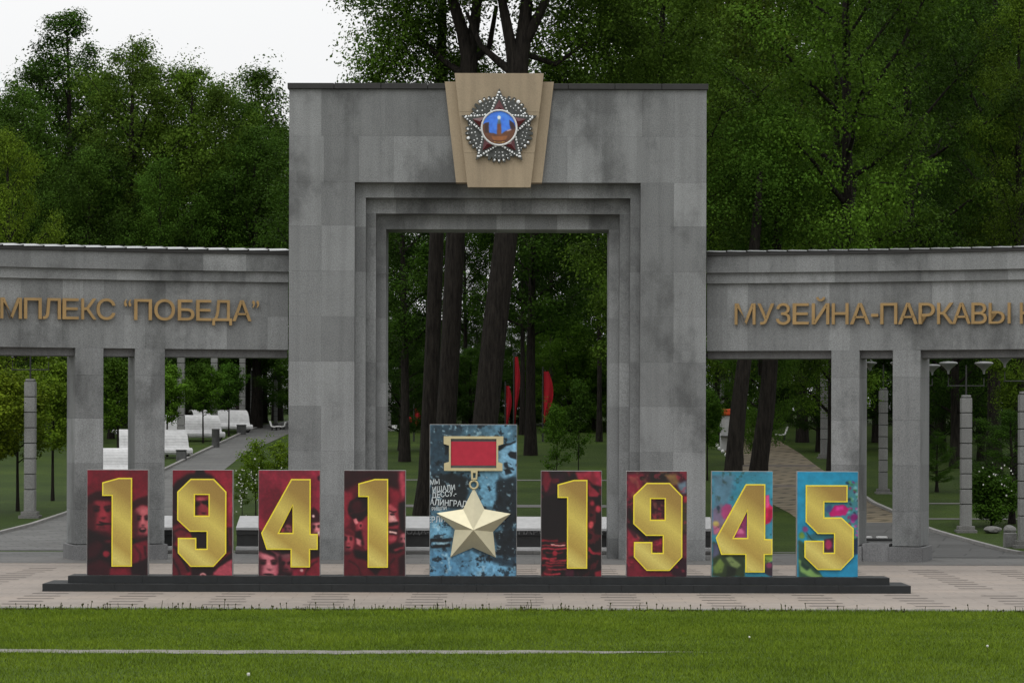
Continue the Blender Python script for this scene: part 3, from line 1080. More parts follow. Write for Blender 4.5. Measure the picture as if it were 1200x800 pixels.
# ================================================================== PLATFORM AND NUMBER BOARDS
YP = 60.0
plat = empty('stepped_platform', (wx(559, YP), YP + .6, 0), 'long low black two-step platform carrying the number boards', 'platform')
def plat_step(x0, x1, y0, y1, z0, z1, n):
    xs = cuts(x0, x1, n)
    for a, b in zip(xs, xs[1:]):
        obj('step_slab', box_mesh(b - a - .002, y1 - y0, z1 - z0, 0.003, M['plinth_black']), None, plat, ((a + b) / 2, y0, z0))
plat_step(wx(50, YP), wx(1068, YP), YP, YP + 1.5, .001, .165, 12)
plat_step(wx(80, YP + .32), wx(1043, YP + .32), YP + .32, YP + 1.2, .166, .318, 11)
YB = YP + .46
SB = FPX / YB
ZB = .32
BT = .20                                                    # board thickness

D1 = [[(136, 122), (250, 90), (343, 90), (343, 705), (202, 705), (202, 215), (136, 215)]]
D9 = [[(160, 95), (320, 95), (408, 185), (408, 610), (320, 705), (160, 705), (72, 610), (72, 505), (200, 505), (200, 580), (272, 580), (272, 462), (155, 462), (67, 380), (67, 185)],
      [(190, 207), (285, 207), (285, 350), (190, 350)]]
D4 = [[(255, 95), (390, 95), (390, 475), (440, 475), (440, 585), (387, 585), (387, 707), (252, 707), (252, 585), (85, 585), (47, 470)],
      [(265, 280), (265, 468), (172, 468)]]
D5 = [[(85, 120), (365, 120), (365, 238), (210, 238), (210, 343), (325, 343), (407, 420), (407, 615), (322, 708), (165, 708), (77, 620), (77, 505), (208, 505), (208, 588), (275, 588), (275, 458), (165, 458), (85, 375)]]
CS = 486 / 82.0                                             # units of the digit drawings per photo pixel
CBOX = (30, 36, 452, 768)

def board(label, px0, px1, pytop_px, cv, digit, dx=0, dy=0):
    X = wx((px0 + px1) / 2, YB)
    wd, ht = (px1 - px0) / SB, pytop_px / SB
    root = empty('number_board', (X, YB + BT / 2, ZB), label, 'sign board', 'number boards on the black platform')
    obj('board', box_mesh(wd, BT, ht, 0.006, M['panel_side']), None, root, (X, YB, ZB))
    obj('picture', print_mesh(cv, wd - .02, ht - .02), None, root, (X, YB - .004, ZB + .01))
    def conv(lp): return ccw([((x + dx - 241) / CS / SB, (768 - y - dy) / CS / SB) for x, y in lp])
    lps = [conv(l) for l in digit]
    d = 8.5 / CS / SB
    o = obj('digit', poly_mesh(lps, -.045, -.002), M['yellow'], root, (X, YB - .004, ZB))
    ins = [inset_loop(lps[0], d)] + [inset_loop(l, -d) for l in lps[1:]]
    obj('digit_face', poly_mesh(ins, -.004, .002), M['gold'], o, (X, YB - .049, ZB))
    return root

NX, NY = 92, 158
def cv_new(bg): return Canvas(CBOX, NX, NY, bg)
RED, DRK, MID, LGT = (132, 26, 52), (34, 9, 18), (88, 16, 34), (172, 72, 88)

def face(c, x, y, w, h, skin, lit, dark, turn=0.0, mouth=0.0):
    """simple shaded head: x,y centre, w,h half sizes; turn shifts the features sideways, mouth opens it"""
    t = turn * w
    c.ell(x, y, w, h, skin, 4)
    c.ell(x - t * .6 + w * .28, y + h * .05, w * .55, h * .8, lit, 10, .75)
    c.ell(x + t * .9 - w * .75, y + h * .1, w * .4, h * .9, dark, 9, .7)
    c.ell(x + t, y - h * .62, w * .8, h * .22, lit, 8, .6)
    for k in (-1, 1):
        ex = x + t + k * w * .40
        c.ell(ex, y - h * .16, w * .26, h * .13, dark, 4, .9)
        c.line([(ex - w * .26, y - h * .27), (ex, y - h * .33), (ex + w * .26, y - h * .28)], h * .09, dark, 2, .9)
        c.ell(ex, y - h * .14, w * .10, h * .05, (18, 6, 10), 1, .9)
    c.poly([(x + t * 1.3 - w * .06, y - h * .2), (x + t * 1.3 + w * .10, y - h * .2), (x + t * 1.7 + w * .2, y + h * .2), (x + t * 1.4, y + h * .26), (x + t * 1.2 - w * .2, y + h * .2)], lit, 4, .7)
    c.poly([(x + t * 1.3 - w * .2, y + h * .2), (x + t * 1.5 + w * .22, y + h * .2), (x + t * 1.4, y + h * .30)], dark, 3, .9)
    c.ell(x + t, y + h * .50, w * .40, h * (.06 + mouth), (24, 6, 12), 2, .95)
    if mouth: c.ell(x + t, y + h * (.48 - mouth * .4), w * .26, h * .05, lit, 1, .9)
    c.ell(x + t, y + h * .66, w * .3, h * .08, dark, 5, .6)
    c.ell(x, y + h * .98, w * .8, h * .2, dark, 8, .8)

SK, SL = (124, 32, 48), (176, 84, 94)
# 1: a smiling man under a cap brim, a shouting man behind, dark coats
c = cv_new((112, 20, 40)); c.noise((4, 3), 21, .18)
c.poly([(28, 200), (60, 165), (130, 140), (210, 160), (210, 500), (28, 500)], (96, 18, 34), 9)
face(c, 112, 338, 98, 150, (112, 28, 44), (146, 50, 62), (50, 10, 20), .22)
c.poly([(28, 225), (70, 192), (140, 178), (215, 196), (215, 262), (150, 250), (80, 258), (28, 285)], (48, 8, 18), 6)
c.poly([(28, 150), (110, 118), (215, 130), (215, 195), (110, 178), (28, 220)], (104, 18, 36), 7)
c.line([(112, 392), (150, 412), (206, 408)], 9, (36, 6, 14), 2)
c.poly([(28, 440), (80, 470), (150, 492), (210, 500), (210, 768), (28, 768)], (28, 8, 15), 8)
c.poly([(40, 560), (110, 520), (150, 560), (90, 640), (40, 660)], (54, 10, 22), 9)
c.ell(166, 618, 24, 22, (140, 34, 52), 4); c.ell(178, 530, 26, 10, (92, 22, 36), 5)
c.poly([(30, 700), (120, 655), (195, 700), (195, 768), (30, 768)], (60, 10, 24), 9)
c.poly([(190, 715), (290, 712), (330, 768), (190, 768)], (122, 24, 44), 5)
face(c, 410, 392, 66, 122, (140, 56, 66), (196, 112, 118), (44, 10, 20), .12, .10)
c.poly([(340, 258), (385, 224), (452, 205), (452, 282), (400, 284), (345, 312)], (54, 10, 22), 4)
c.poly([(340, 205), (452, 160), (452, 212), (345, 250)], (120, 24, 44), 6)
c.poly([(340, 500), (380, 520), (452, 506), (452, 536), (345, 552)], (32, 8, 15), 4)
c.poly([(340, 555), (400, 530), (452, 525), (452, 620), (410, 690), (340, 700)], (110, 20, 40), 6)
c.line([(360, 560), (400, 620), (395, 690)], 12, (62, 10, 24), 4); c.line([(430, 560), (440, 640)], 14, (48, 8, 18), 4)
c.poly([(340, 690), (420, 660), (452, 640), (452, 768), (340, 768)], (30, 8, 16), 6)
c.noise((20, 12), 31, .14); c.noise((60, 36), 61, .12)
board('red and black board with a gold 1, leftmost of the row', 102, 174, 124, c, D1)

# 2: helmeted soldier, mostly behind the digit
c = cv_new((124, 26, 46)); c.noise((4, 3), 22, .18)
c.poly([(28, 150), (70, 100), (150, 62), (255, 58), (340, 85), (400, 150), (400, 260), (60, 330), (28, 320)], (34, 9, 17), 7)
c.poly([(192, 36), (256, 36), (262, 72), (186, 74)], (26, 8, 14), 4)
c.poly([(300, 60), (452, 50), (452, 440), (412, 450), (412, 190)], (134, 32, 52), 8); c.poly([(420, 200), (452, 190), (452, 330), (425, 340)], (158, 48, 68), 8)
face(c, 236, 300, 120, 160, (92, 24, 38), (150, 56, 68), (32, 8, 16), .1)
c.ell(225, 240, 34, 14, (190, 90, 100), 5); c.ell(258, 262, 26, 12, (20, 6, 10), 3)
c.poly([(28, 320), (70, 340), (80, 470), (40, 560), (28, 560)], (50, 10, 20), 6)
c.poly([(28, 430), (70, 410), (150, 465), (130, 500), (60, 510)], (104, 28, 42), 6); c.line([(36, 470), (90, 440), (140, 470)], 8, (40, 8, 16), 3)
c.poly([(150, 450), (285, 450), (285, 610), (190, 600)], (26, 7, 13), 4)
c.poly([(28, 540), (80, 590), (160, 720), (120, 768), (28, 768)], (92, 18, 34), 6)
c.line([(40, 560), (90, 640), (150, 740)], 18, (30, 7, 14), 4); c.line([(30, 650), (70, 720), (90, 768)], 14, (40, 8, 17), 4)
c.poly([(402, 440), (452, 430), (452, 600), (402, 620)], (46, 9, 19), 6); c.line([(420, 450), (440, 560)], 10, (118, 30, 46), 4)
c.poly([(160, 700), (330, 706), (452, 600), (452, 665), (330, 768), (160, 768)], (34, 8, 16), 5)
c.poly([(318, 748), (380, 692), (452, 655), (452, 768), (318, 768)], (172, 78, 92), 4)
c.ell(248, 772, 26, 22, (206, 150, 150), 2); c.ell(248, 776, 17, 15, (104, 36, 46), 2)
c.noise((20, 12), 32, .16); c.noise((60, 36), 62, .12)
board('red board with a gold 9, between the leftmost 1 and the red 4', 202, 273, 124, c, D9)

# 3: pale crimson haze over a crowd, a close face low on the left
c = cv_new((134, 36, 58)); c.noise((6, 4), 23, .2); c.noise((14, 9), 63, .12)
c.poly([(70, 180), (160, 140), (250, 260), (160, 420), (60, 400), (40, 300)], (110, 24, 44), 12)
c.poly([(28, 440), (70, 470), (110, 560), (260, 580), (260, 768), (28, 768)], (44, 12, 22), 7)
face(c, 78, 700, 96, 120, (168, 86, 100), (206, 130, 138), (46, 10, 20), .2)
c.poly([(28, 560), (80, 570), (150, 620), (175, 700), (140, 640), (28, 600)], (38, 9, 17), 5)
face(c, 225, 690, 46, 66, (96, 30, 44), (142, 70, 80), (30, 8, 14), -.1)
c.poly([(180, 600), (260, 596), (262, 650), (184, 640)], (120, 74, 80), 5); c.poly([(180, 590), (262, 588), (262, 612), (180, 618)], (30, 8, 14), 4)
face(c, 424, 440, 40, 66, (168, 88, 98), (216, 150, 152), (40, 10, 18), .1)
c.poly([(380, 320), (406, 285), (452, 330), (452, 398), (382, 400)], (56, 14, 26), 4); c.ell(405, 352, 11, 10, (224, 196, 194), 1)
c.poly([(440, 472), (452, 455), (452, 500)], (230, 208, 204), 2)
c.poly([(384, 510), (452, 500), (452, 640), (384, 660)], (36, 9, 17), 5)
c.poly([(330, 700), (452, 630), (452, 768), (310, 768)], (128, 30, 48), 6); c.line([(350, 768), (380, 700), (440, 660)], 10, (56, 12, 24), 4); c.ell(330, 730, 12, 10, (210, 170, 170), 2)
c.poly([(165, 280), (268, 275), (268, 475), (165, 475)], (62, 16, 28), 4); face(c, 228, 448, 30, 36, (120, 62, 70), (160, 96, 100), (34, 8, 16)); c.ell(194, 452, 13, 20, (146, 58, 70), 3)
c.poly([(432, 80), (452, 70), (452, 112), (436, 106)], (46, 10, 22), 3)
c.noise((24, 14), 33, .14); c.noise((60, 36), 64, .12)
board('crimson board with a gold 4, left of the dark capped soldier board', 303, 375.5, 124, c, D4)

# 4: young soldier in a side cap, head raised to the right
c = cv_new((84, 15, 30)); c.noise((4, 3), 24, .2)
c.poly([(28, 36), (420, 36), (400, 190), (340, 240), (200, 90), (28, 170)], (46, 9, 17), 9)
c.poly([(405, 36), (452, 36), (452, 210), (424, 245)], (170, 70, 86), 7)
c.poly([(335, 150), (425, 180), (412, 300), (345, 290)], (122, 28, 46), 9)
c.poly([(28, 180), (90, 190), (70, 400), (28, 440)], (132, 32, 50), 8)
c.poly([(100, 372), (150, 330), (215, 300), (335, 250), (396, 296), (414, 382), (400, 450), (392, 520), (330, 570), (180, 590), (128, 520)], (140, 46, 60), 4)
c.poly([(54, 300), (78, 242), (140, 205), (215, 214), (330, 230), (345, 262), (215, 330), (140, 392), (92, 372), (60, 336)], (32, 8, 15), 4)
c.ell(118, 285, 36, 44, (66, 12, 24), 9); c.line([(70, 340), (150, 320), (215, 280)], 7, (84, 18, 32), 3)
c.poly([(94, 376), (116, 368), (130, 400), (108, 412)], (206, 128, 132), 2); c.ell(142, 418, 15, 25, (184, 84, 94), 3); c.ell(144, 420, 7, 14, (60, 12, 24), 2)
c.poly([(112, 455), (152, 450), (168, 560), (112, 525)], (32, 7, 14), 5); c.poly([(115, 498), (150, 520), (148, 562), (118, 546)], (196, 116, 122), 3)
c.poly([(335, 318), (372, 336), (408, 392), (380, 402), (335, 398)], (216, 156, 156), 3); c.poly([(335, 262), (385, 300), (398, 330), (335, 318)], (176, 84, 92), 4)
c.line([(338, 318), (366, 326), (392, 318)], 9, (30, 7, 13), 2); c.ell(362, 342, 18, 8, (36, 8, 15), 2)
c.poly([(337, 396), (408, 386), (404, 414), (340, 424)], (34, 7, 14), 3); c.poly([(335, 440), (402, 440), (398, 482), (335, 484)], (40, 8, 17), 3)
c.poly([(336, 456), (394, 460), (392, 472), (336, 472)], (232, 194, 188), 1); c.ell(362, 508, 34, 16, (170, 76, 88), 5)
c.poly([(405, 262), (452, 250), (452, 470), (418, 440)], (22, 7, 12), 5)
face(c, 436, 520, 30, 50, (164, 84, 94), (206, 138, 142), (40, 9, 17)); c.poly([(335, 545), (440, 540), (430, 622), (335, 602)], (34, 7, 14), 5)
c.line([(372, 590), (440, 572)], 14, (156, 56, 70), 3)
face(c, 58, 525, 46, 84, (138, 48, 60), (176, 82, 90), (42, 9, 18), .05)
c.poly([(28, 450), (70, 440), (108, 470), (96, 490), (28, 480)], (96, 20, 34), 4)
c.poly([(28, 625), (110, 600), (200, 650), (340, 620), (452, 600), (452, 768), (28, 768)], (92, 15, 31), 7)
c.poly([(100, 585), (200, 600), (210, 668), (110, 640)], (22, 6, 11), 5); c.line([(60, 660), (130, 700), (150, 768)], 12, (56, 9, 20), 4); c.line([(380, 640), (340, 700), (345, 768)], 12, (50, 9, 18), 4)
c.poly([(195, 708), (295, 708), (250, 768)], (34, 7, 14), 4); c.poly([(404, 640), (452, 620), (452, 768), (412, 768)], (38, 8, 16), 8)
c.noise((22, 13), 34, .16); c.noise((60, 36), 65, .12)
board('dark red board with a gold 1, between the 4 and the star board', 403, 475.5, 124, c, D1, -8, 3)

# 5: night scene with ruins
c = cv_new((30, 12, 16)); c.noise((4, 3), 25, .35)
c.poly([(36, 40), (80, 36), (110, 150), (60, 190), (36, 120)], (112, 26, 44), 6)
c.poly([(120, 60), (200, 50), (180, 220), (60, 300), (50, 230)], (44, 14, 30), 8)
c.poly([(270, 40), (452, 36), (452, 140), (360, 120), (290, 100)], (150, 44, 66), 5)
c.poly([(355, 115), (440, 190), (430, 215), (360, 215)], (146, 44, 60), 3)
c.line([(350, 95), (445, 175)], 9, (26, 8, 14), 1)
c.noise((10, 7), 41, .55, .60, (124, 30, 44))
c.poly([(36, 220), (210, 180), (210, 500), (36, 500)], (20, 8, 12), 6)
c.poly([(355, 230), (400, 235), (420, 300), (365, 330)], (70, 14, 26), 3)
c.ell(432, 300, 20, 26, (176, 60, 74), 3); c.ell(378, 408, 18, 26, (200, 86, 92), 3); c.ell(386, 262, 16, 16, (160, 50, 66), 3)
c.poly([(360, 560), (400, 600), (450, 600), (440, 620), (390, 615), (358, 590)], (140, 36, 52), 2)
for k, (a, b, yy) in enumerate([(36, 150, 520), (40, 200, 552), (36, 210, 572), (60, 180, 600), (36, 140, 640), (60, 200, 672), (40, 190, 690), (80, 210, 715), (50, 170, 748), (120, 200, 535), (90, 210, 655)]):
    c.line([(a, yy), ((a + b) / 2, yy + 4), (b, yy - 2)], 8 if k % 2 else 12, (168, 52, 66) if k % 3 else (124, 26, 42), 1)
c.ell(128, 605, 16, 20, (160, 40, 58), 2); c.line([(100, 548), (195, 552)], 6, (230, 170, 165), 0)
c.poly([(205, 710), (262, 720), (255, 768), (200, 768)], (76, 24, 44), 3)
c.poly([(405, 735), (452, 720), (452, 768), (405, 768)], (128, 30, 46), 4)
c.noise((22, 12), 35, .25)
board('nearly black board with a gold 1, just right of the star board', 634, 705.5, 124, c, D1, 9, 6)

# 6: dark red with colours at the top right
c = cv_new((72, 26, 40)); c.noise((5, 4), 26, .3)
c.poly([(40, 60), (150, 50), (140, 160), (60, 240), (40, 200)], (126, 34, 54), 6)
c.ell(140, 82, 16, 14, (34, 16, 22), 2)
c.poly([(190, 40), (330, 40), (330, 110), (200, 110)], (38, 30, 28), 6)
c.poly([(300, 60), (380, 50), (400, 130), (340, 130)], (120, 94, 62), 6)
c.poly([(380, 120), (452, 100), (452, 190), (420, 190)], (110, 128, 142), 5)
c.noise((12, 8), 42, .4, .62, (150, 110, 80))
c.ell(440, 235, 16, 26, (150, 40, 52), 3)
c.poly([(420, 260), (452, 260), (452, 420), (420, 480)], (70, 62, 44), 5)
c.poly([(40, 220), (80, 380), (180, 480), (290, 480), (290, 610), (220, 610), (130, 490), (40, 420)], (34, 16, 20), 4)
c.poly([(40, 430), (90, 500), (90, 620), (40, 640)], (140, 36, 56), 4)
c.poly([(215, 520), (285, 500), (285, 600), (215, 600)], (110, 30, 46), 4)
c.poly([(40, 640), (110, 650), (180, 730), (360, 735), (452, 600), (452, 770), (40, 770)], (112, 24, 44), 4)
c.poly([(340, 735), (420, 640), (452, 640), (452, 770), (360, 770)], (52, 18, 34), 5)
c.poly([(420, 480), (452, 470), (452, 620), (420, 640)], (104, 40, 54), 4)
c.noise((18, 10), 43, .5, .63, (176, 54, 76)); c.noise((18, 10), 36, .25)
board('maroon board with a gold 9, between the dark 1 and the blue 4', 734, 805.5, 124, c, D9, 11, 20)

# 7: sky blue with tulips and leaves
c = cv_new((64, 138, 160)); c.noise((4, 3), 27, .08)
c.poly([(36, 56), (190, 56), (150, 260), (36, 320)], (92, 128, 146), 9); c.noise((18, 10), 44, .35, .64, (70, 88, 104))
c.poly([(36, 300), (100, 260), (160, 330), (90, 480), (36, 470)], (120, 108, 130), 6)
c.poly([(100, 290), (130, 260), (170, 265), (170, 330), (120, 370), (95, 340)], (164, 74, 122), 3)
c.poly([(40, 410), (75, 385), (85, 450), (50, 480)], (184, 110, 140), 3); c.ell(60, 400, 18, 20, (176, 160, 96), 3); c.ell(74, 290, 12, 18, (50, 66, 84), 2)
c.poly([(172, 330), (272, 330), (272, 500), (172, 500)], (150, 60, 112), 3); c.poly([(190, 470), (225, 400), (260, 470)], (196, 110, 150), 3)
c.poly([(400, 210), (425, 200), (430, 260), (460, 285), (462, 340), (430, 395), (400, 410)], (206, 34, 96), 2)
c.poly([(402, 215), (425, 205), (425, 280), (402, 290)], (220, 90, 150), 2); c.poly([(430, 290), (455, 300), (440, 380), (415, 390)], (168, 14, 72), 3)
c.poly([(36, 520), (100, 560), (260, 600), (262, 768), (36, 768)], (52, 66, 40), 4)
c.poly([(36, 700), (90, 640), (120, 680), (100, 740), (50, 750)], (108, 128, 66), 3); c.poly([(130, 640), (170, 630), (230, 690), (190, 720)], (126, 142, 92), 4)
c.poly([(140, 690), (200, 710), (190, 768), (130, 768)], (32, 40, 28), 3); c.poly([(36, 540), (80, 530), (90, 610), (36, 640)], (90, 92, 116), 5)
c.poly([(396, 610), (462, 600), (462, 650), (396, 690)], (134, 160, 78), 3); c.poly([(396, 680), (462, 660), (462, 768), (396, 768)], (62, 48, 60), 4)
c.ell(430, 690, 24, 20, (140, 64, 100), 3)
c.poly([(250, 768), (280, 748), (400, 742), (440, 768)], (52, 132, 150), 2)
c.noise((14, 8), 45, .4, .66, (40, 56, 36)); c.noise((18, 10), 37, .14)
board('pale blue board with a gold 4 over pink tulips', 834, 906, 124, c, D4, 10, 27)

# 8: turquoise with magenta blossom
c = cv_new((38, 140, 172)); c.noise((4, 3), 28, .08)
def f5(pts): return [(x * 486 / 469, y * 1.0 + 8) for x, y in pts]
c.poly(f5([(360, 120), (445, 85), (445, 600), (405, 600), (405, 420), (325, 340), (210, 340), (210, 240), (365, 240)]), (70, 130, 140), 4)
for k in range(70):
    g = np.random.default_rng(500 + k)
    x, y = g.uniform(365, 445), g.uniform(95, 590)
    c.ell(x * 1.036, y + 8, g.uniform(6, 18), g.uniform(5, 14), [(150, 36, 96), (92, 150, 110), (60, 120, 70), (128, 176, 180), (30, 60, 74), (176, 70, 150)][k % 6], 2, .85, g.uniform(0, 3))
c.poly(f5([(245, 310), (280, 262), (345, 250), (370, 285), (350, 335), (255, 338)]), (176, 22, 110), 2)
c.poly(f5([(290, 268), (345, 255), (335, 290), (290, 300)]), (206, 60, 150), 3)
c.ell(*f5([(240, 285)])[0], 22, 24, (60, 90, 130), 3); c.ell(*f5([(410, 345)])[0], 26, 24, (128, 30, 110), 3)
c.poly(f5([(90, 470), (150, 455), (290, 460), (280, 500), (100, 500)]), (52, 104, 116), 4)
c.poly(f5([(208, 500), (275, 490), (275, 590), (208, 590)]), (70, 36, 54), 2); c.ell(*f5([(240, 535)])[0], 26, 34, (164, 48, 96), 3)
c.ell(*f5([(85, 425)])[0], 20, 22, (132, 70, 118), 3); c.ell(*f5([(62, 470)])[0], 22, 24, (112, 140, 66), 4)
c.poly(f5([(40, 500), (80, 520), (85, 620), (160, 710), (210, 765), (40, 765)]), (54, 84, 66), 4)
c.poly(f5([(40, 640), (70, 650), (150, 735), (210, 760), (120, 762), (50, 720)]), (128, 160, 96), 3)
c.poly(f5([(60, 640), (120, 690), (100, 715), (55, 680)]), (36, 62, 52), 3); c.line(f5([(95, 450), (130, 500), (200, 520)]), 6, (30, 60, 50), 1)
c.poly(f5([(320, 712), (412, 615), (445, 590), (445, 768), (215, 768), (165, 712)]), (40, 142, 176), 2)
c.poly(f5([(405, 500), (445, 480), (445, 590), (408, 610)]), (24, 54, 82), 4)
c.noise((18, 10), 38, .12)
D5s = [[(x * 486 / 469 - 2, y * (800 / 140) / (800 / 135) * 1.0371) for x, y in D5[0]]]
board('turquoise board with a gold 5 and magenta blossom, rightmost of the row', 934, 1006, 124, c, D5s, 2, 8)

# ------------------------------------------------------------------ star board
SS = 476 / 110.0
sx0, sx1, syt = 503.5, 606, 178
Xs = wx((sx0 + sx1) / 2, YB)
sb = empty('star_board', (Xs, YB + BT / 2, ZB), 'tall blue grey board with a gold five-pointed star hanging from a red ribbon', 'sign board')
wd, ht = (sx1 - sx0) / SB, syt / SB
obj('board', box_mesh(wd, BT, ht, 0.006, M['panel_side']), None, sb, (Xs, YB, ZB))
c = Canvas((20, 15, 460, 783), 132, 230, (84, 118, 136))
c.noise((6, 4), 51, .35)
c.poly([(20, 15), (200, 15), (150, 110), (100, 250), (20, 300)], (50, 72, 86), 8)
c.poly([(20, 270), (130, 255), (225, 290), (200, 440), (60, 440), (20, 450)], (26, 34, 40), 7)
c.poly([(255, 260), (370, 250), (360, 430), (280, 430)], (112, 158, 182), 8)
c.poly([(360, 150), (420, 105), (460, 100), (460, 260), (400, 300), (370, 260)], (128, 170, 194), 4)
c.poly([(365, 130), (400, 110), (455, 95), (455, 104), (405, 122), (372, 150)], (22, 30, 36), 1)
c.poly([(412, 165), (430, 150), (460, 152), (460, 185), (425, 182)], (22, 28, 34), 2)
c.poly([(395, 205), (415, 200), (420, 235), (440, 260), (400, 270)], (34, 46, 54), 2)
c.poly([(360, 300), (460, 280), (460, 520), (400, 560), (360, 440)], (30, 42, 50), 7)
c.poly([(20, 500), (130, 500), (130, 590), (20, 590)], (110, 156, 180), 7)
c.poly([(20, 590), (140, 592), (130, 612), (20, 608)], (16, 22, 26), 2); c.poly([(20, 625), (130, 618), (130, 636), (20, 640)], (18, 24, 28), 1)
c.poly([(50, 612), (125, 610), (110, 622), (60, 622)], (150, 178, 190), 1)
c.poly([(20, 650), (225, 660), (225, 783), (20, 783)], (92, 138, 166), 8)
c.poly([(226, 650), (300, 690), (460, 760), (460, 783), (226, 783)], (112, 160, 188), 5); c.poly([(226, 640), (330, 690), (460, 690), (460, 740), (350, 720)], (44, 64, 78), 7)
c.poly([(350, 560), (460, 540), (460, 690), (360, 680)], (28, 38, 46), 6)
c.noise((26, 15), 52, .75, .60, (18, 26, 32)); c.noise((34, 20), 53, .6, .66, (168, 196, 208)); c.noise((50, 30), 54, .28)
g = np.random.default_rng(99)
for k in range(60):
    x, y = g.uniform(25, 455), g.uniform(20, 780)
    c.line([(x, y), (x + g.uniform(-22, 22), y + g.uniform(-9, 9))], g.uniform(2, 4), (20, 26, 30) if k % 3 else (190, 208, 214), 0, .8)
obj('picture', print_mesh(c, wd - .02, ht - .02, 1.05), None, sb, (Xs, YB - .004, ZB + .01))
def s2(x, y): return ((x - 240) / SS / SB, (783 - y) / SS / SB)
fr = ccw([s2(*p) for p in [(90, 73), (392, 73), (392, 112), (366, 120), (366, 203), (388, 210), (388, 248), (262, 248), (260, 292), (230, 292), (228, 248), (92, 248), (92, 210), (117, 203), (117, 120), (90, 112)]])
slot = ccw([s2(*p) for p in [(238, 258), (253, 258), (252, 284), (239, 284)]])
win = ccw([s2(*p) for p in [(126, 86), (357, 86), (357, 234), (126, 234)]])
obj('ribbon_frame', poly_mesh([fr, win, slot], -.08, -.002), M['medal_gold'], sb, (Xs, YB - .004, ZB))
obj('ribbon_bar', poly_mesh([ccw([s2(*p) for p in [(126, 86), (357, 86), (357, 99), (126, 99)]])], -.05, -.003), M['bin'], sb, (Xs, YB - .004, ZB))
obj('ribbon_bar', poly_mesh([ccw([s2(*p) for p in [(126, 221), (357, 221), (357, 234), (126, 234)]])], -.05, -.003), M['bin'], sb, (Xs, YB - .004, ZB))
obj('ribbon', poly_mesh([ccw([s2(*p) for p in [(127, 99.5), (356, 99.5), (356, 220.5), (127, 220.5)]])], -.055, -.003), M['ribbon'], sb, (Xs, YB - .004, ZB))
cx_, cz_ = s2(243, 318)
V, F = [], []
for i in range(20):
    t = 2 * math.pi * i / 20
    for j in range(8):
        q = 2 * math.pi * j / 8
        rr = .085 + .022 * math.cos(q)
        V.append((cx_ + rr * math.cos(t), -.05 + .022 * math.sin(q), cz_ + rr * math.sin(t)))
for i in range(20):
    for j in range(8):
        F.append((i * 8 + j, ((i + 1) % 20) * 8 + j, ((i + 1) % 20) * 8 + (j + 1) % 8, i * 8 + (j + 1) % 8))
obj('ring', np_mesh('ring', V, F, True), M['medal_gold'], sb, (Xs, YB - .004, ZB))
sp = [s2(*p) for p in [(243, 333), (297, 442), (430, 465), (341, 556), (355, 686), (240, 636), (125, 686), (147, 546), (55, 463), (189, 442)]]
bm = bmesh.new()
vf = [bm.verts.new((x, -.035, z)) for x, z in sp]
vb = [bm.verts.new((x, -.004, z)) for x, z in sp]
ccx, ccz = s2(242, 545)
vc = bm.verts.new((ccx, -.36, ccz))
for i in range(10):
    j = (i + 1) % 10
    bm.faces.new((vf[i], vf[j], vc))
    bm.faces.new((vf[i], vb[i], vb[j], vf[j]))
bmesh.ops.recalc_face_normals(bm, faces=bm.faces[:])
obj('gold_star', bm_mesh(bm), M['star_gold'], sb, (Xs, YB - .004, ZB))
# hand-painted words
for txt, x, y, h, tilt in [('МЫ', 46, 318, 26, 5), ('ИЩАЛИ', 92, 350, 27, 6), ('ДЕССУ,-', 93, 380, 28, 6), ('ТАЛИНГРАД', 103, 425, 30, -3), ('РИШЛИ', 68, 448, 18, 4), ('ЕРЛИН', 66, 508, 30, 3)]:
    V, F = glyph(txt, 0.012, .05)
    k = h / .728 / SS / SB
    xc = (V[:, 0].min() + V[:, 0].max()) / 2
    a = R(tilt)
    x_, z_ = s2(x, y)
    P = [(x_ + ((v[0] - xc) * .82 * math.cos(a) - v[1] * math.sin(a)) * k, -.006 - (v[2] + .05) * .02, z_ + ((v[0] - xc) * .82 * math.sin(a) + v[1] * math.cos(a)) * k) for v in V]
    P = [(max(p[0], -wd / 2 + .012), p[1], p[2]) for p in P]
    me = bpy.data.meshes.new('words')
    me.from_pydata(P, [], F)
    obj('painted_words', me, M['white_ink'], sb, (Xs, YB - .0045, ZB))

# ================================================================== TREES
def leaf_mesh(name, centres, per, sig, leaf, seed, flat=0.6, up=0.6, mat=None):
    """leaf-shaped faces scattered round twig ends"""
    g = np.random.default_rng(seed)
    C = np.asarray(centres, float)
    n = len(C) * per
    c = np.repeat(C, per, 0)
    # each twig has its own size and density
    s = np.repeat(g.uniform(.45, 1.35, len(C)), per)
    off = g.normal(size=(n, 3))
    rad = np.linalg.norm(off, axis=1)[:, None] + 1e-6
    off *= np.minimum(1.0, 1.9 / rad)
    dirs = off / rad
    off = off * sig
    off[:, 2] *= flat
    c = c + off * s[:, None]
    nrm = g.normal(size=(n, 3)) * .42 + dirs * .75 + np.array([0, 0, up])
    nrm /= np.linalg.norm(nrm, axis=1)[:, None] + 1e-9
    a = np.cross(nrm, g.normal(size=(n, 3)))
    a /= np.linalg.norm(a, axis=1)[:, None] + 1e-9
    b = np.cross(nrm, a)
    l = (leaf * g.uniform(.6, 1.3, n))[:, None]
    droop = np.array([0, 0, -1.0]) * l * .12
    V = np.stack([c - a * l * .5, c + b * l * .32 + droop, c + a * l * .5 + droop * 1.5, c - b * l * .32 + droop], 1).reshape(-1, 3)
    F = np.arange(n * 4).reshape(n, 4)
    me = np_mesh(name, V, F)
    me.materials.append(mat or M['leaf'])
    return me

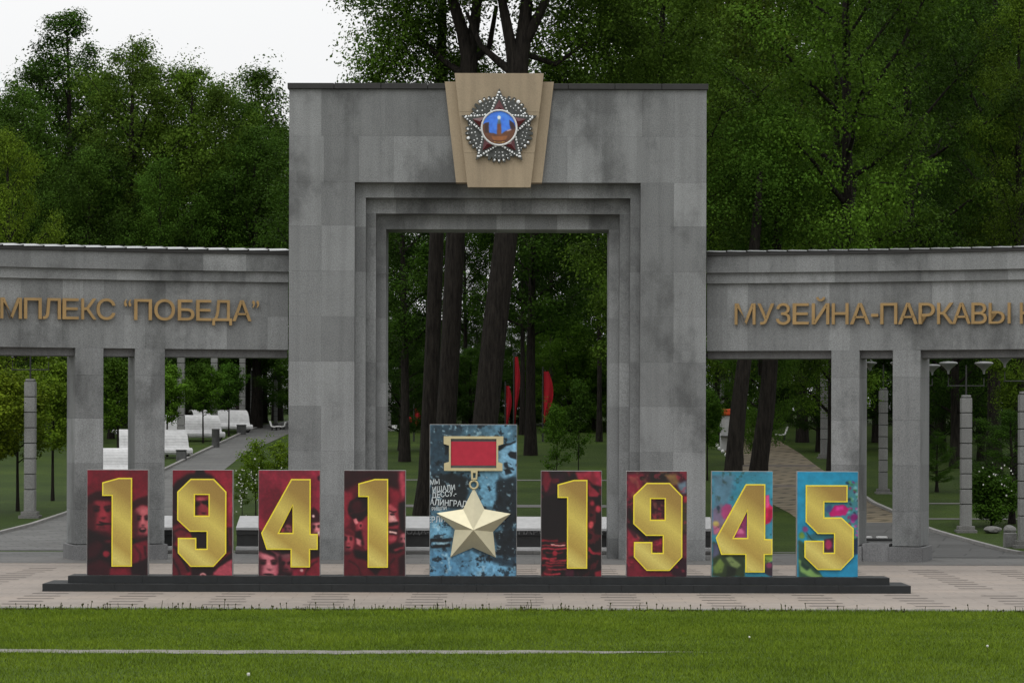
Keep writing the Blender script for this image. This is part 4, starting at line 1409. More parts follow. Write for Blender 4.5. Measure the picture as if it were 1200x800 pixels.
def grow(seed, H, tr, z0, env, n_main, n_sub, rise=0.5, lean=(0, 0), wob=0.15):
    """limbs and twig ends of a tree; env(f) gives the crown radius at relative crown height f"""
    g = random.Random(seed)
    tp, trd = [], []
    n = 9
    ph1, ph2 = g.uniform(0, 6), g.uniform(0, 6)
    for i in range(n + 1):
        f = i / n
        tp.append(Vector((lean[0] * f + wob * math.sin(f * 5 + ph1) * f, lean[1] * f + wob * math.sin(f * 4 + ph2) * f, H * .93 * f - (.15 if i == 0 else 0))))
        trd.append(tr * ((1 - f) ** .8 * .92 + .05) * (1.35 if i == 0 else 1))
    parts = [tube(tp, trd, 9)]
    def trunk_at(z):
        f = max(0, min(.999, z / (H * .93)))
        k = f * n
        i = int(k)
        return tp[i].lerp(tp[i + 1], k - i), trd[i] + (trd[i + 1] - trd[i]) * (k - i)
    ends = []
    emax = max(env(i / 20) for i in range(21))
    for m in range(n_main):
        f = (m + g.uniform(-.3, .3) + .5) / n_main
        z = z0 + (H - z0) * (f ** .9) * .93
        p, r = trunk_at(min(z, H * .9))
        az_ = m * 2.399 + g.uniform(-.5, .5)
        ln = env(f) * g.uniform(.55, 1.22)
        el = min(1.12, rise * g.uniform(.5, 1.3) + .45 * f)
        d = Vector((math.cos(az_) * math.cos(el), math.sin(az_) * math.cos(el), math.sin(el)))
        p = p - Vector((0, 0, ln * math.sin(el) * .45)) if z > z0 + 1.5 else p
        pts = [p + d * (ln * t) + Vector((0, 0, ln * .12 * t * t)) + Vector((g.uniform(-1, 1), g.uniform(-1, 1), g.uniform(-1, 1))) * (ln * .05 * t) for t in (0, .25, .5, .75, 1.0)]
        br = min(r * .55, .05 + ln * .016)
        parts.append(tube(pts, [br, br * .8, br * .6, br * .42, br * .2], 5, False))
        ends.append(pts[-1])
        ns = max(4, round(n_sub * 1.4 * min(1.0, ln / emax)))
        for s in range(ns):
            t = .30 + .70 * (s + g.random()) / ns
            k = min(3, int(t * 4))
            q = pts[k].lerp(pts[k + 1], t * 4 - k)
            sl = ln * g.uniform(.12, .30)
            a2 = az_ + g.choice((-1, 1)) * g.uniform(.4, 1.5)
            e2 = g.uniform(-.45, .55)
            d2 = Vector((math.cos(a2) * math.cos(e2), math.sin(a2) * math.cos(e2), math.sin(e2)))
            e = q + d2 * sl
            ends.append(e)
            ends.append(q.lerp(e, .5))
            if s % 3 == 0: parts.append(tube([q, q.lerp(e, .5), e], [br * .3, br * .22, br * .1], 4, False))
    top = tp[-1]
    for k in range(3): ends.append(top + Vector((g.uniform(-.5, .5), g.uniform(-.5, .5), g.uniform(-1.2, .7))))
    V, F = join_vf(parts)
    return np_mesh('limbs', V, F, True), [tuple(e) for e in ends]

KIND = {}
def kind(key, per, sig, leaf, seed, flat=.6, mat=None, bark=None, **kw):
    limbs, ends = grow(seed, **kw)
    limbs.materials.append(bark or M['bark'])
    KIND[key] = (limbs, leaf_mesh(key, ends, per, sig, leaf, seed + 1, flat, mat=mat), kw['H'])

def egg(rad, low=.55, peak=.4):
    return lambda f: rad * (low + (1 - low) * math.sin(min(1, f / peak) * math.pi / 2)) if f < peak else rad * max(.26, math.cos((f - peak) / (1 - peak) * math.pi / 2) ** .75)
kind('broad', 62, .46, .145, 101, H=20, tr=.36, z0=2.2, env=egg(5.6, .65, .35), n_main=30, n_sub=13, rise=.45)
kind('broad2', 62, .46, .145, 131, H=21, tr=.34, z0=3.0, env=egg(5.0, .55, .45), n_main=30, n_sub=13, rise=.6)
kind('column', 62, .44, .145, 151, H=24, tr=.33, z0=2.5, env=egg(3.8, .6, .45), n_main=36, n_sub=11, rise=.55)
kind('poplar', 56, .36, .14, 171, H=25, tr=.30, z0=3.5, env=egg(5.2, .85, .2), n_main=38, n_sub=11, rise=.8)
kind('forest', 48, .52, .17, 191, H=22, tr=.30, z0=6.5, env=egg(4.6, .6, .4), n_main=28, n_sub=12, rise=.5)
kind('near_column', 92, .40, .105, 151, H=24, tr=.33, z0=2.5, env=egg(3.8, .6, .45), n_main=36, n_sub=11, rise=.55)
kind('near_ash', 92, .46, .11, 195, H=24, tr=.30, z0=7.0, env=egg(4.8, .6, .4), n_main=30, n_sub=11, rise=.5)
kind('young', 22, .20, .13, 211, H=6.0, tr=.075, z0=1.9, env=egg(1.75, .7, .4), n_main=26, n_sub=10, rise=.6, wob=.05)
kind('slim', 36, .30, .10, 231, H=14, tr=.12, z0=4.5, env=egg(1.7, .6, .35), n_main=30, n_sub=8, rise=.9)
kind('sapling', 14, .17, .11, 251, H=4.2, tr=.035, z0=.7, env=egg(1.0, .8, .4), n_main=18, n_sub=6, rise=.7, wob=.1)
kind('shrub', 24, .20, .13, 271, H=2.4, tr=.05, z0=.15, env=egg(1.25, .9, .3), n_main=24, n_sub=9, rise=.5, wob=.05)

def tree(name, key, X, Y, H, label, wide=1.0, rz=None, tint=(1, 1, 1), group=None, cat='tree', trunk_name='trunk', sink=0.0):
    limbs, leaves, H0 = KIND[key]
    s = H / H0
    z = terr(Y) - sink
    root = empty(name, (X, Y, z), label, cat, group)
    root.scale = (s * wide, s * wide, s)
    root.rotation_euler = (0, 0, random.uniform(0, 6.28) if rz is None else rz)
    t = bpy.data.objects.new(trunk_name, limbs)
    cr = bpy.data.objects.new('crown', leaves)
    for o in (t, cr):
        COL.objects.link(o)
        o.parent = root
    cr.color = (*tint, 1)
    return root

# two big trees whose bare trunks show through the arch
def big_tree(label, Y, paths, lobes, seed, tint, fl):
    base = paths[0][0]
    X0 = wx(base[0], Y)
    z0 = terr(Y)
    root = empty('old_tree', (X0, Y, z0), label, 'tree')
    parts = []
    for k, pth in enumerate(paths):
        P = [(wx(x, Y) - X0, dy, wz(y, Y) - z0) for x, y, r, dy in pth]
        if k == 0: P[0] = (P[0][0], P[0][1], -.2)
        parts.append(tube(P, [r for x, y, r, dy in pth], 12, False))
    V, F = join_vf(parts)
    o = obj('trunk', np_mesh('trunk', V, F, True), M['bark'], root, (X0, Y, z0))
    g = np.random.default_rng(seed)
    C = []
    for (px, py, dy, rx, rz_, n) in lobes:
        u = g.normal(size=(n, 3))
        u /= np.linalg.norm(u, axis=1)[:, None]
        u *= (g.random(n) ** .45)[:, None]
        C.append(np.stack([wx(px, Y) - X0 + u[:, 0] * rx, dy + u[:, 1] * rx, wz(py, Y) - z0 + u[:, 2] * rz_], 1))
    cr = obj('crown', leaf_mesh('crown', np.concatenate(C), 70, .42, .115, seed + 1), None, root, (X0, Y, z0))
    cr.color = (*tint, 1)
    return root
big_tree('old tree with a thick leaning trunk, rightmost of three seen through the arch', 93.0,
    [[(560, 615, .56, 0), (565, 560, .44, 0), (568, 500, .43, 0), (580, 380, .41, .1), (592, 280, .39, .2), (602, 150, .36, .3), (606, 85, .33, .3), (612, 45, .26, .3), (616, 0, .2, .4), (622, -70, .1, .6)],
     [(604, 95, .27, .3), (598, 55, .2, .3), (589, 10, .16, .2), (575, -60, .08, 0)], [(613, 50, .2, .3), (624, 30, .17, .2), (640, -4, .14, 0), (665, -60, .07, -.3)],
     [(600, 84, .16, .3), (583, 70, .13, .5), (562, 50, .1, .8), (545, 10, .06, 1)], [(610, 60, .12, .3), (650, 70, .08, 1.2), (690, 40, .05, 1.8)]],
    [(690, 30, 2.5, 2.6, 1.6, 110), (650, -60, 1, 3.6, 2.2, 150), (715, -30, 1.5, 3, 2.0, 110), (560, -70, 0, 3, 2, 120), (655, 85, 3, 1.4, .8, 22), (600, -190, 2, 6.5, 2.6, 210), (780, 60, 4, 1.9, 1.4, 60), (700, 85, 4.5, 1.8, .8, 40)], 301, (1.05, 1.08, .9), 1)  # the broad top lobe is added out of view to shade the lawn
big_tree('old tree with a forked trunk, middle of three seen through the arch', 94.5,
    [[(514, 608, .46, 0), (519, 570, .36, 0), (522, 510, .34, 0), (528, 400, .33, 0), (533, 280, .32, 0), (541, 150, .31, 0), (549, 68, .3, 0), (541, 38, .22, 0), (529, 0, .18, 0), (515, -60, .1, 0)],
     [(548, 72, .24, 0), (554, 35, .19, .1), (558, 0, .16, .2), (566, -60, .08, .4)], [(546, 90, .14, 0), (520, 70, .1, .6), (490, 40, .08, 1.2), (470, 0, .05, 1.6)],
     [(549, 75, .13, 0), (572, 50, .1, 1), (580, 0, .07, 1.5)]],
    [(450, 50, 1, 1.3, 1.2, 60), (482, 30, 1.5, 1.6, 1.3, 80), (500, 80, 2, 1.7, .9, 60), (520, -50, .5, 3.4, 2, 130), (455, -20, 1, 1.8, 1.6, 70), (570, 60, 3, 1.4, 1.1, 30), (530, 60, 3, 1.4, .9, 36), (440, 85, 1.2, .9, .7, 20)], 331, (.95, 1.0, .85), 1)

def at(px, Y): return wx(px, Y)
def ph(py_top, Y): return wz(py_top, Y) - terr(Y)

# --- left of the arch, above the wing
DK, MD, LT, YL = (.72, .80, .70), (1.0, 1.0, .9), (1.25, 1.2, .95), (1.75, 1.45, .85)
tree('poplar_tree', 'poplar', at(78, 176), 176, ph(-22, 176), 'dark tall poplar rising highest on the left against the sky', 1.25, 0.4, (.62, .74, .68))
tree('maple_tree', 'broad', at(150, 170), 170, ph(20, 170), 'broad leafy tree right of the tall poplar, above the left wing', 1.0, 1.2, (1.05, 1.0, .85))
tree('maple_tree', 'broad2', at(226, 168), 168, ph(48, 168), 'bright green rounded tree above the quoted word, left of the arch', .95, 2.5, (1.15, 1.12, .85))
tree('slim_tree', 'slim', at(303, 172), 172, ph(48, 172), 'slender see-through tree standing against the sky just left of the arch', 1.2, 0, (.95, 1.0, .9))
tree('maple_tree', 'broad2', at(290, 170), 170, ph(96, 170), 'leafy tree touching the left edge of the arch, below the slender one', .8, 4.0, (.85, .95, .85))
tree('maple_tree', 'broad', at(28, 168), 168, ph(78, 168), 'dense green tree at the left edge below the tall poplar', .9, 3.3, (.85, .95, .8))
tree('linden_tree', 'broad', at(10, 136), 136, ph(130, 136), 'yellow green tree in the far left corner above the wing', .75, 5.0, (1.55, 1.35, .8))
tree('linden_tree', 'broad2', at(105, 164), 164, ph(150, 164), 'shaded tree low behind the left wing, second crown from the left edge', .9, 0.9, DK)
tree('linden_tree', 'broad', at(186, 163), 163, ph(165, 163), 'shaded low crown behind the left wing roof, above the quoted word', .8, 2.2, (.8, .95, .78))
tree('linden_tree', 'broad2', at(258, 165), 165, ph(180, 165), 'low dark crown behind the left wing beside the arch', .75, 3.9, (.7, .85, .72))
tree('poplar_tree', 'poplar', at(385, 170), 170, ph(92, 170), 'thin treetop just showing over the left roof edge of the arch', .6, 1.9, MD)

for px, Y, top, k, wide, lab, tint in [(42, 182, 45, 'broad', 1.15, 'leafy tree filling the gap left of the tall poplar', (.8, .92, .75)),
        (118, 186, 55, 'broad2', 1.2, 'leafy tree close behind the right shoulder of the tall poplar', (.85, .95, .8)),
        (188, 184, 48, 'broad', 1.15, 'leafy tree between the broad tree and the bright rounded tree on the left', (.95, 1.0, .8)),
        (258, 186, 76, 'broad', 1.15, 'leafy tree left of the slender see-through tree', (.95, 1.05, .8)),
        (325, 188, 120, 'broad2', 1.0, 'leafy tree right behind the slender tree at the arch edge', (.85, .95, .8)),
        (-10, 178, 105, 'broad', 1.2, 'dark leafy tree cut by the left edge of the picture', (.75, .88, .72))]:
    tree('maple_tree', k, at(px, Y), Y, ph(top, Y), lab, wide, None, tint)
tree('ash_tree', 'broad2', at(398, 108), 108, ph(118, 108), 'leafy tree added behind the left pier to shade the arch opening', 1.0, .5, (.6, .72, .55))  # added tree whose crown darkens the view through the arch
tree('ash_tree', 'forest', at(622, 136), 136, 18, 'slim dark tree with leaves across the top right of the arch opening', 1.15, .2, (.5, .62, .45))
tree('ash_tree', 'forest', at(474, 130), 130, 15.5, 'slim dark tree with leaves across the top left of the arch opening', 1.15, 2.2, (.5, .62, .45))
# --- right of the arch; the tints put lit and shaded masses into the leaves
tree('maple_tree', 'broad', at(780, 126), 126, ph(-80, 126), 'bright green tree above the right half of the arch roof', .8, 1.0, (1.15, 1.15, .9))
tree('oak_tree', 'broad2', at(862, 128), 128, ph(-90, 128), 'tree with a bare branch beside the right top corner of the arch', .75, 2.0, (.95, .85, .6))
tree('linden_tree', 'near_column', at(978, 106), 106, ph(-70, 106), 'tall bright green leafy column right of the arch', 1.0, .3, (1.2, 1.25, .9))
tree('linden_tree', 'near_column', at(892, 101), 101, ph(120, 101), 'lower leafy crown filling the corner between arch and right wing', .85, 3.0, (.9, 1.05, .8))
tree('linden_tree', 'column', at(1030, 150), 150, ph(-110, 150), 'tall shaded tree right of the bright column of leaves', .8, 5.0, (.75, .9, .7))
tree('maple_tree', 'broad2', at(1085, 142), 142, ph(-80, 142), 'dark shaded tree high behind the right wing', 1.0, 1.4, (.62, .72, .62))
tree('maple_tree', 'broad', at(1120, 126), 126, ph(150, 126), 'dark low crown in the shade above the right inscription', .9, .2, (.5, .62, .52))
tree('linden_tree', 'near_column', at(1196, 112), 112, ph(-60, 112), 'lighter green tree at the right edge of the picture', .9, 2.1, (1.15, 1.08, .72))
tree('maple_tree', 'broad', at(1155, 150), 150, ph(-70, 150), 'tall tree behind the green one at the right edge', .9, 5.1, (.8, .85, .7))

tree('ash_tree', 'near_ash', at(772, 99), 99, 24, 'tall added shade tree behind the right pier of the arch, its crown over the roof edge', 1.0, .7, (1.05, 1.08, .85))  # these four ash trees are added so their crowns shade the ground behind
tree('ash_tree', 'near_ash', at(1064, 112), 112, 26, 'tall added shade tree whose trunk hides behind the outer right column', 1.0, 2.7, (.5, .58, .46))
tree('ash_tree', 'near_ash', at(990, 98), 98, 27, 'tall added shade tree whose trunk hides behind the inner right column', .95, 4.4, (1.05, 1.15, .85))
tree('ash_tree', 'near_ash', at(1165, 120), 120, 26, 'tall dark shade tree added behind the near right lamp pillar', 1.0, 1.7, (.5, .6, .46))
for px, Y, k, lab, tint in [(735, 176, 'broad', 'high leafy crown behind the ash above the right half of the arch', (.9, 1.0, .75)),
        (800, 184, 'broad2', 'high leafy crown closing the sky above the right corner of the arch', (.9, .95, .65)),
        (856, 180, 'broad', 'high leafy crown behind the bare branch at the right corner of the arch', (.9, .9, .62)),
        (915, 186, 'broad2', 'high leafy crown behind the bright column of leaves on its left side', (.8, .9, .7)),
        (990, 182, 'broad', 'high leafy crown behind the bright column of leaves on its right side', (.75, .85, .65)),
        (1070, 186, 'broad', 'high dark crown in the middle of the right-hand wood', (.55, .65, .52)),
        (1130, 180, 'broad2', 'high dark crown left of the green tree at the right edge', (.6, .7, .55)),
        (1190, 184, 'broad', 'high crown behind the green tree at the right edge', (.9, .95, .65))]:
    tree('maple_tree', k, at(px, Y), Y, ph(-110, Y), lab, 1.25, None, tint)
# trunks in the right-hand openings
def stem(name, label, Y, pth):
    X0 = wx(pth[0][0], Y)
    z0 = terr(Y)
    root = empty(name, (X0, Y, z0), label, 'tree')
    P = [(wx(x, Y) - X0, 0, wz(y, Y) - z0) for x, y, r in pth]
    P[0] = (P[0][0], 0, -.2)
    V, F = tube(P, [r for x, y, r in pth], 12, True)
    obj('trunk', np_mesh('trunk', V, F, True), M['bark'], root, (X0, Y, z0))
    g = np.random.default_rng(int(pth[0][0]))
    n = 150
    u = g.normal(size=(n, 3)); u /= np.linalg.norm(u, axis=1)[:, None]; u *= (g.random(n) ** .5)[:, None]
    top = P[-1]
    C = np.stack([top[0] + u[:, 0] * 2.6, u[:, 1] * 2.6 + .6, top[2] + u[:, 2] * 3.0], 1)
    cr = obj('crown', leaf_mesh('crown', C, 75, .45, .11, int(pth[0][0]) + 5), None, root, (X0, Y, z0))
    cr.color = (.8, .95, .75, 1)
stem('slim_old_tree', 'dark straight trunk leftmost of three seen through the arch', 96.5, [(497, 606, .44), (501, 560, .33), (503, 500, .29), (507, 400, .27), (511, 280, .25), (514, 150, .22), (516, 60, .18), (518, 0, .12), (519, -50, .06)])
stem('leaning_tree', 'thick dark trunk behind the pale blue board, left of a leaning pair', 96.0, [(856, 600, .42), (860, 540, .31), (866, 470, .27), (873, 415, .25), (880, 330, .22), (886, 260, .17), (890, 200, .08)])
stem('leaning_tree', 'thick dark trunk with a scar, right of a leaning pair behind the boards', 99.0, [(884, 590, .46), (890, 540, .33), (898, 480, .30), (902, 430, .28), (905, 360, .24), (910, 280, .17), (914, 210, .08)])

def where(px):
    for lim, t in ((0, 'past the left edge of the picture'), (78, 'left of the outer left column'), (125, 'behind the outer left column'), (158, 'between the two left columns'),
                   (195, 'behind the inner left column'), (265, 'right of the inner left column'), (338, 'just left of the arch'), (452, 'behind the left pier of the arch'),
                   (495, 'at the left side of the arch opening'), (560, 'behind the left trunks in the arch opening'), (600, 'behind the thickest trunk in the arch opening'), (660, 'by the red banners in the arch opening'),
                   (713, 'at the right side of the arch opening'), (827, 'behind the right pier of the arch'), (870, 'just right of the arch'), (930, 'behind the leaning trunks on the right'), (974, 'right of the leaning trunks'),
                   (1007, 'behind the inner right column'), (1046, 'between the two right columns'), (1090, 'behind the outer right column'), (1150, 'by the near right lamp pillar'), (1202, 'near the right edge')):
        if px < lim: return t
    return 'past the right edge of the picture'
# --- the wood that closes the view behind everything; dark tints paint in its shade
wood = [(470, 168), (500, 150), (545, 176), (612, 158), (628, 182), (646, 166), (668, 190), (702, 150), (735, 170), (800, 180), (845, 165), (905, 178), (940, 150), (985, 168), (1030, 155), (1062, 182),
        (1100, 160), (1140, 176), (1185, 158), (1225, 170), (345, 176), (300, 166), (262, 186), (215, 172), (160, 182), (120, 165), (70, 184), (20, 172), (-25, 160), (400, 190), (430, 205), (570, 205), (690, 210), (760, 205), (860, 210), (960, 205), (1050, 215), (1150, 208), (60, 214), (180, 210), (280, 214), (-30, 205)]
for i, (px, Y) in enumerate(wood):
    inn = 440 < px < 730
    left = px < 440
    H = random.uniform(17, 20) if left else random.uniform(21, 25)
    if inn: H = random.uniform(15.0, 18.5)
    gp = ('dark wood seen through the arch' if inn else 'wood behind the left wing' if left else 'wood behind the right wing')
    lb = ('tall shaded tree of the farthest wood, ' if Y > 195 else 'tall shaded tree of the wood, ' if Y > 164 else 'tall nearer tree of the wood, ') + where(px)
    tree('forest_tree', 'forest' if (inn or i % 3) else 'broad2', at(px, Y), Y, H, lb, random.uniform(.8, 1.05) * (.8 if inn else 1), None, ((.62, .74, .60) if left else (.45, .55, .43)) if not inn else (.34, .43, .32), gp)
# understorey closing the view low down; its shade is in the dark tints
under = [(-20, 150), (30, 158), (85, 146), (130, 152), (190, 160), (250, 170), (310, 178), (350, 165), (470, 140), (490, 185), (560, 190), (655, 178), (690, 172), (720, 165), (840, 150), (900, 172), (960, 140), (1010, 150), (1060, 142), (1105, 138), (1150, 132), (1195, 128), (1240, 135), (600, 200), (520, 200), (940, 185), (880, 190)]
for i, (px, Y) in enumerate(under):
    inn = 440 < px < 730
    left = px < 440
    lb = 'leafy undergrowth tree ' + where(px)
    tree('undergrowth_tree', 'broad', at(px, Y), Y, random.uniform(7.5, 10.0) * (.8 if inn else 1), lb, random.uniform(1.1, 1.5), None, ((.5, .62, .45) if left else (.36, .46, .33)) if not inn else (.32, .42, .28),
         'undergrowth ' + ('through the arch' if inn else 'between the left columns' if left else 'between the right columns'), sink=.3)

for i in range(12):
    px, Y = 446 + i * 25 + random.uniform(-6, 6), random.uniform(160, 178)
    tree('undergrowth_tree', 'broad2', at(px, Y), Y, random.uniform(6.0, 9.0), 'dark bushy tree ' + where(px), 1.5, None, (.40, .52, .36) if px < 625 else (.8, .95, .5), 'undergrowth through the arch', sink=1.7)  # the brighter tint on the right stands for light on the leaves
for i in range(34):
    px, Y = -60 + i * 40 + random.uniform(-12, 12), random.uniform(222, 240)
    side_ = 'through the arch' if 440 < px < 730 else 'behind the left wing' if px < 440 else 'behind the right wing'
    tree('thicket_tree', 'broad', at(px, Y), Y, random.uniform(9, 12), 'far thicket tree ' + where(px), 1.5, None, (.42, .52, .38), 'far thicket trees', sink=2.6)
# --- young trees on the left lawn
for px, py, top, lab, tint, wide in [
        (-6, 606, 432, 'young yellow green tree at the left edge, left of the stone lamp', (2.0, 1.55, .8), 1.1),
        (21, 600, 428, 'young yellow green tree just left of the near stone lamp', (1.75, 1.5, .8), 1.0),
        (62, 588, 420, 'young green tree just right of the near stone lamp', (1.6, 1.45, .8), 1.0),
        (138, 552, 418, 'young green tree between the two left columns', (1.2, 1.3, .8), 1.1),
        (196, 536, 425, 'young green tree behind the first slatted bench', (1.1, 1.25, .8), 1.0),
        (238, 520, 424, 'young green tree between the two far left lamps', (1.0, 1.2, .8), 1.0),
        (268, 512, 424, 'small dark tree left of the third far lamp', (.7, .9, .7), 1.0)]:
    X, Y, Z = gnd(px, py)
    tree('young_tree', 'young', X, Y, wz(top, Y) - Z, lab, wide, None, tint, 'young trees on the left lawn')
for px, py, top, lab, tint, wide, k in [
        (300, 606, 512, 'loose bright green shrub with white flowers behind the first red 4', (1.6, 1.5, .7), 1.1, 'sapling'),
        (328, 600, 514, 'bright green shrub against the left foot of the arch', (1.8, 1.6, .7), 1.2, 'sapling'),
        (284, 604, 545, 'thin flowering shrub between the boards 9 and 4', (1.5, 1.4, .9), 1.0, 'sapling'),
        (652, 572, 470, 'thin sapling on the lawn seen through the arch', (.9, 1.1, .7), .9, 'sapling'),
        (678, 560, 440, 'slim birch sapling near the right side of the arch opening', (.8, 1.0, .7), .7, 'sapling'),
        (1162, 616, 552, 'leafy shrub with white flowers beside the right stone lamp', (.6, .75, .5), 1.0, 'shrub'),
        (1186, 612, 470, 'tall dark shrub at the right edge beyond the flowering one', (.5, .65, .45), 1.6, 'broad'),
        (1098, 575, 500, 'dark shrub behind the near right lamp pillar', (.5, .65, .45), 1.6, 'broad'),
        (858, 516, 470, 'pale leafy bush beside the far end of the brick path', (1.2, 1.4, .8), 1.0, 'shrub'),
        (829, 562, 452, 'bushy shrub at the right foot of the arch', (.8, 1.0, .7), .8, 'young')]:
    X, Y, Z = gnd(px, py)
    tree('flowering_shrub' if 'flower' in lab else 'sapling' if k == 'sapling' else 'shrub', k, X, Y, wz(top, Y) - Z, lab, wide, None, tint, None, 'shrub', 'stem')

# ================================================================== LAMP PILLARS
_lathes = {}
def saucer():
    if 's' not in _lathes:
        me = lathe([(.04, -.42), (.07, -.26), (.16, -.15), (.33, -.01), (.44, .07), (.45, .11), (.38, .15), (.2, .18), (.01, .19)], 20)
        me.materials.append(M['shade'])
        _lathes['s'] = me
    return _lathes['s']
def lamp_pillar(label, px, py, hpx, pos=None, nblk=8):
    X, Y, Z = gnd(px, py)
    H = hpx * Y / FPX
    k = H / 4.25
    root = empty('lamp_pillar', (X, Y, Z), label, 'lamp post', 'stone lamp pillars in the park')
    wb = .335 * k
    obj('base_slab', box_mesh(wb * 1.9, wb * 1.9, .11 * k, .012, M['rock']), None, root, (X, Y - wb * .95, Z - .03))
    obj('base_slab', box_mesh(wb * 1.5, wb * 1.5, .12 * k, .012, M['rock']), None, root, (X, Y - wb * .75, Z + .081 * k))
    z = Z + .2 * k
    hb = (H - .2 * k) / (nblk + .45)
    cuts_ = [1.45] + [1.0] * (nblk - 1) + [.0]
    for i in range(nblk):
        h = hb * (1.45 if i == 0 else 1.0)
        obj('stone_block', box_mesh(wb, wb, h - .028, .012, M['stone_light']), None, root, (X, Y - wb / 2, z))
        obj('joint', box_mesh(wb - .05, wb - .05, .03, 0, M['dark']), None, root, (X, Y - wb / 2 + .025, z + h - .029))
        z += h
    obj('cap_stone', box_mesh(wb * .8, wb * .8, .07 * k, .01, M['stone_light']), None, root, (X, Y - wb * .4, z))
    V, F = tube([(0, 0, 0), (0, 0, .95 * k)], [.028, .028], 8)
    obj('pole', np_mesh('pole', V, F), M['dark'], root, (X, Y, z + .06))
    V, F = join_vf([tube([(-.58 * k, 0, .28 * k), (-.58 * k, 0, .30 * k), (0, 0, .30 * k), (.58 * k, 0, .30 * k)], [.018] * 4, 6)])
    obj('arm', np_mesh('arm', V, F), M['dark'], root, (X, Y, z + .06))
    for s in (-1, 1):
        V, F = tube([(0, 0, .28 * k), (0, 0, .55 * k)], [.014, .014], 6)
        obj('arm_post', np_mesh('p', V, F), M['dark'], root, (X + s * .56 * k, Y, z + .06))
        o = obj('lamp_shade', saucer(), None, root, (X + s * .56 * k, Y, z + .06 + .95 * k))
        o.scale = (.66 * k,) * 3
lamp_pillar('near stone lamp pillar on the lawn at the left edge', 35.5, 608, 160)
lamp_pillar('stone lamp pillar behind the first white slatted bench', 212, 522, 108)
lamp_pillar('stone lamp pillar above the second white slatted bench', 251, 511, 96)
lamp_pillar('stone lamp pillar right of the third white slatted bench', 284, 504, 88)
lamp_pillar('small stone lamp pillar in the shade, right of the bench row', 296, 501, 66)
lamp_pillar('farthest stone lamp pillar on the left, beside two garden seats', 323, 499, 52)
lamp_pillar('stone lamp pillar seen between the two right columns', 1035, 577, 122)
lamp_pillar('near stone lamp pillar on the lawn right of the columns', 1132, 622, 158)
lamp_pillar('stone lamp pillar cut by the right edge of the picture', 1201, 640, 180)
lamp_pillar('lamp pillar hidden behind the outer right column, one saucer showing', 1074, 600, 138)
lamp_pillar('dark stone lamp pillar between the leaning trunks and the right column', 966, 536, 108)
lamp_pillar('far stone lamp pillar left of the leaning trunks', 857, 514, 72)
lamp_pillar('farthest stone lamp pillar on the right, beside the arch', 846, 512, 62)
lamp_pillar('stone lamp pillar just inside the left edge of the arch opening', 456, 505, 58)

# ================================================================== SLATTED BENCHES
prof = [(.98, .16), (1.04, .24), (1.04, .34), (.97, .42), (.86, .44), (.74, .43), (.62, .43), (.53, .47), (.47, .56), (.43, .68), (.38, .80), (.31, .92), (.22, 1.03), (.11, 1.12), (-.02, 1.18), (-.16, 1.20), (-.30, 1.19), (-.44, 1.15), (-.56, 1.08)]
def bench(label, px, py, hpx, length, yaw=52):
    """px,py: front lower right corner of the seat"""
    X, Y, Z = gnd(px, py)
    k = hpx * Y / FPX / 1.2
    root = empty('slatted_bench', (X, Y, Z), label, 'bench', 'white slatted benches along the left path')
    a = R(yaw)
    # local axes: u = seat front direction (right and towards the camera), v = along the bench (left and away)
    u, v = Vector((math.sin(a), -math.cos(a))), Vector((-math.cos(a), -math.sin(a)))
    v = Vector((-math.cos(a), -math.sin(a)))
    v = Vector((-math.cos(a) , math.sin(a) * -1.0))
    v = Vector((-abs(math.cos(a)), -abs(math.sin(a)))) * -1 if False else Vector((-math.cos(a), -math.sin(a)))
    def P(uu, vv, z): 
        q = u * ((uu - 1.04) * k) + v * (vv * k)
        return (q.x, q.y, z * k)
    for (u0, z0), (u1, z1) in zip(prof, prof[1:]):
        d = Vector((u1 - u0, z1 - z0)).normalized()
        n = Vector((d.y, -d.x)) * -.03
        g_ = .004
        a0, b0 = (u0 + d.x * g_, z0 + d.y * g_), (u1 - d.x * g_, z1 - d.y * g_)
        c4 = [a0, b0, (b0[0] + n.x, b0[1] + n.y), (a0[0] + n.x, a0[1] + n.y)]
        V = [P(uu, 0, z) for uu, z in c4] + [P(uu, length, z) for uu, z in c4]
        F = [(0, 1, 5, 4), (1, 2, 6, 5), (2, 3, 7, 6), (3, 0, 4, 7), (3, 2, 1, 0), (4, 5, 6, 7)]
        obj('slat', np_mesh('slat', V, F), M['wood_white'], root, (X, Y, Z))
    # two side ribs that carry the slats, each standing on the ground
    for vv in (.12, length - .2):
        lp = [(p[0] * .96, p[1] - .06) for p in prof] + [(-.5, .98), (-.1, 1.02), (.2, .8), (.3, .4), (.3, 0.0), (.8, 0.0), (.8, .12)]
        V = [P(uu, vv, z) for uu, z in lp] + [P(uu, vv + .08, z) for uu, z in lp]
        n = len(lp)
        bm = bmesh.new()
        vs_ = [bm.verts.new(p) for p in V]
        tri = tessellate_polygon([[Vector((p[0], p[1], 0)) for p in lp]])
        for t in tri:
            bm.faces.new([vs_[i] for i in t]); bm.faces.new([vs_[i + n] for i in reversed(t)])
        for i in range(n):
            j = (i + 1) % n
            bm.faces.new((vs_[i], vs_[j], vs_[j + n], vs_[i + n]))
        bmesh.ops.recalc_face_normals(bm, faces=bm.faces[:])
        obj('side_rib', bm_mesh(bm), M['dark'], root, (X, Y, Z))
bench('white slatted wave bench nearest the camera, half hidden by the left columns', 190, 562, 36, 3.0, 24)
bench('white slatted wave bench with a square bin at its right end', 226, 538, 34, 3.0, 24)
bench('white slatted wave bench behind the tall grey bin', 264, 518, 31, 3.0, 24)
bench('white slatted wave bench farthest up the path', 296.5, 508, 27, 3.0, 24)

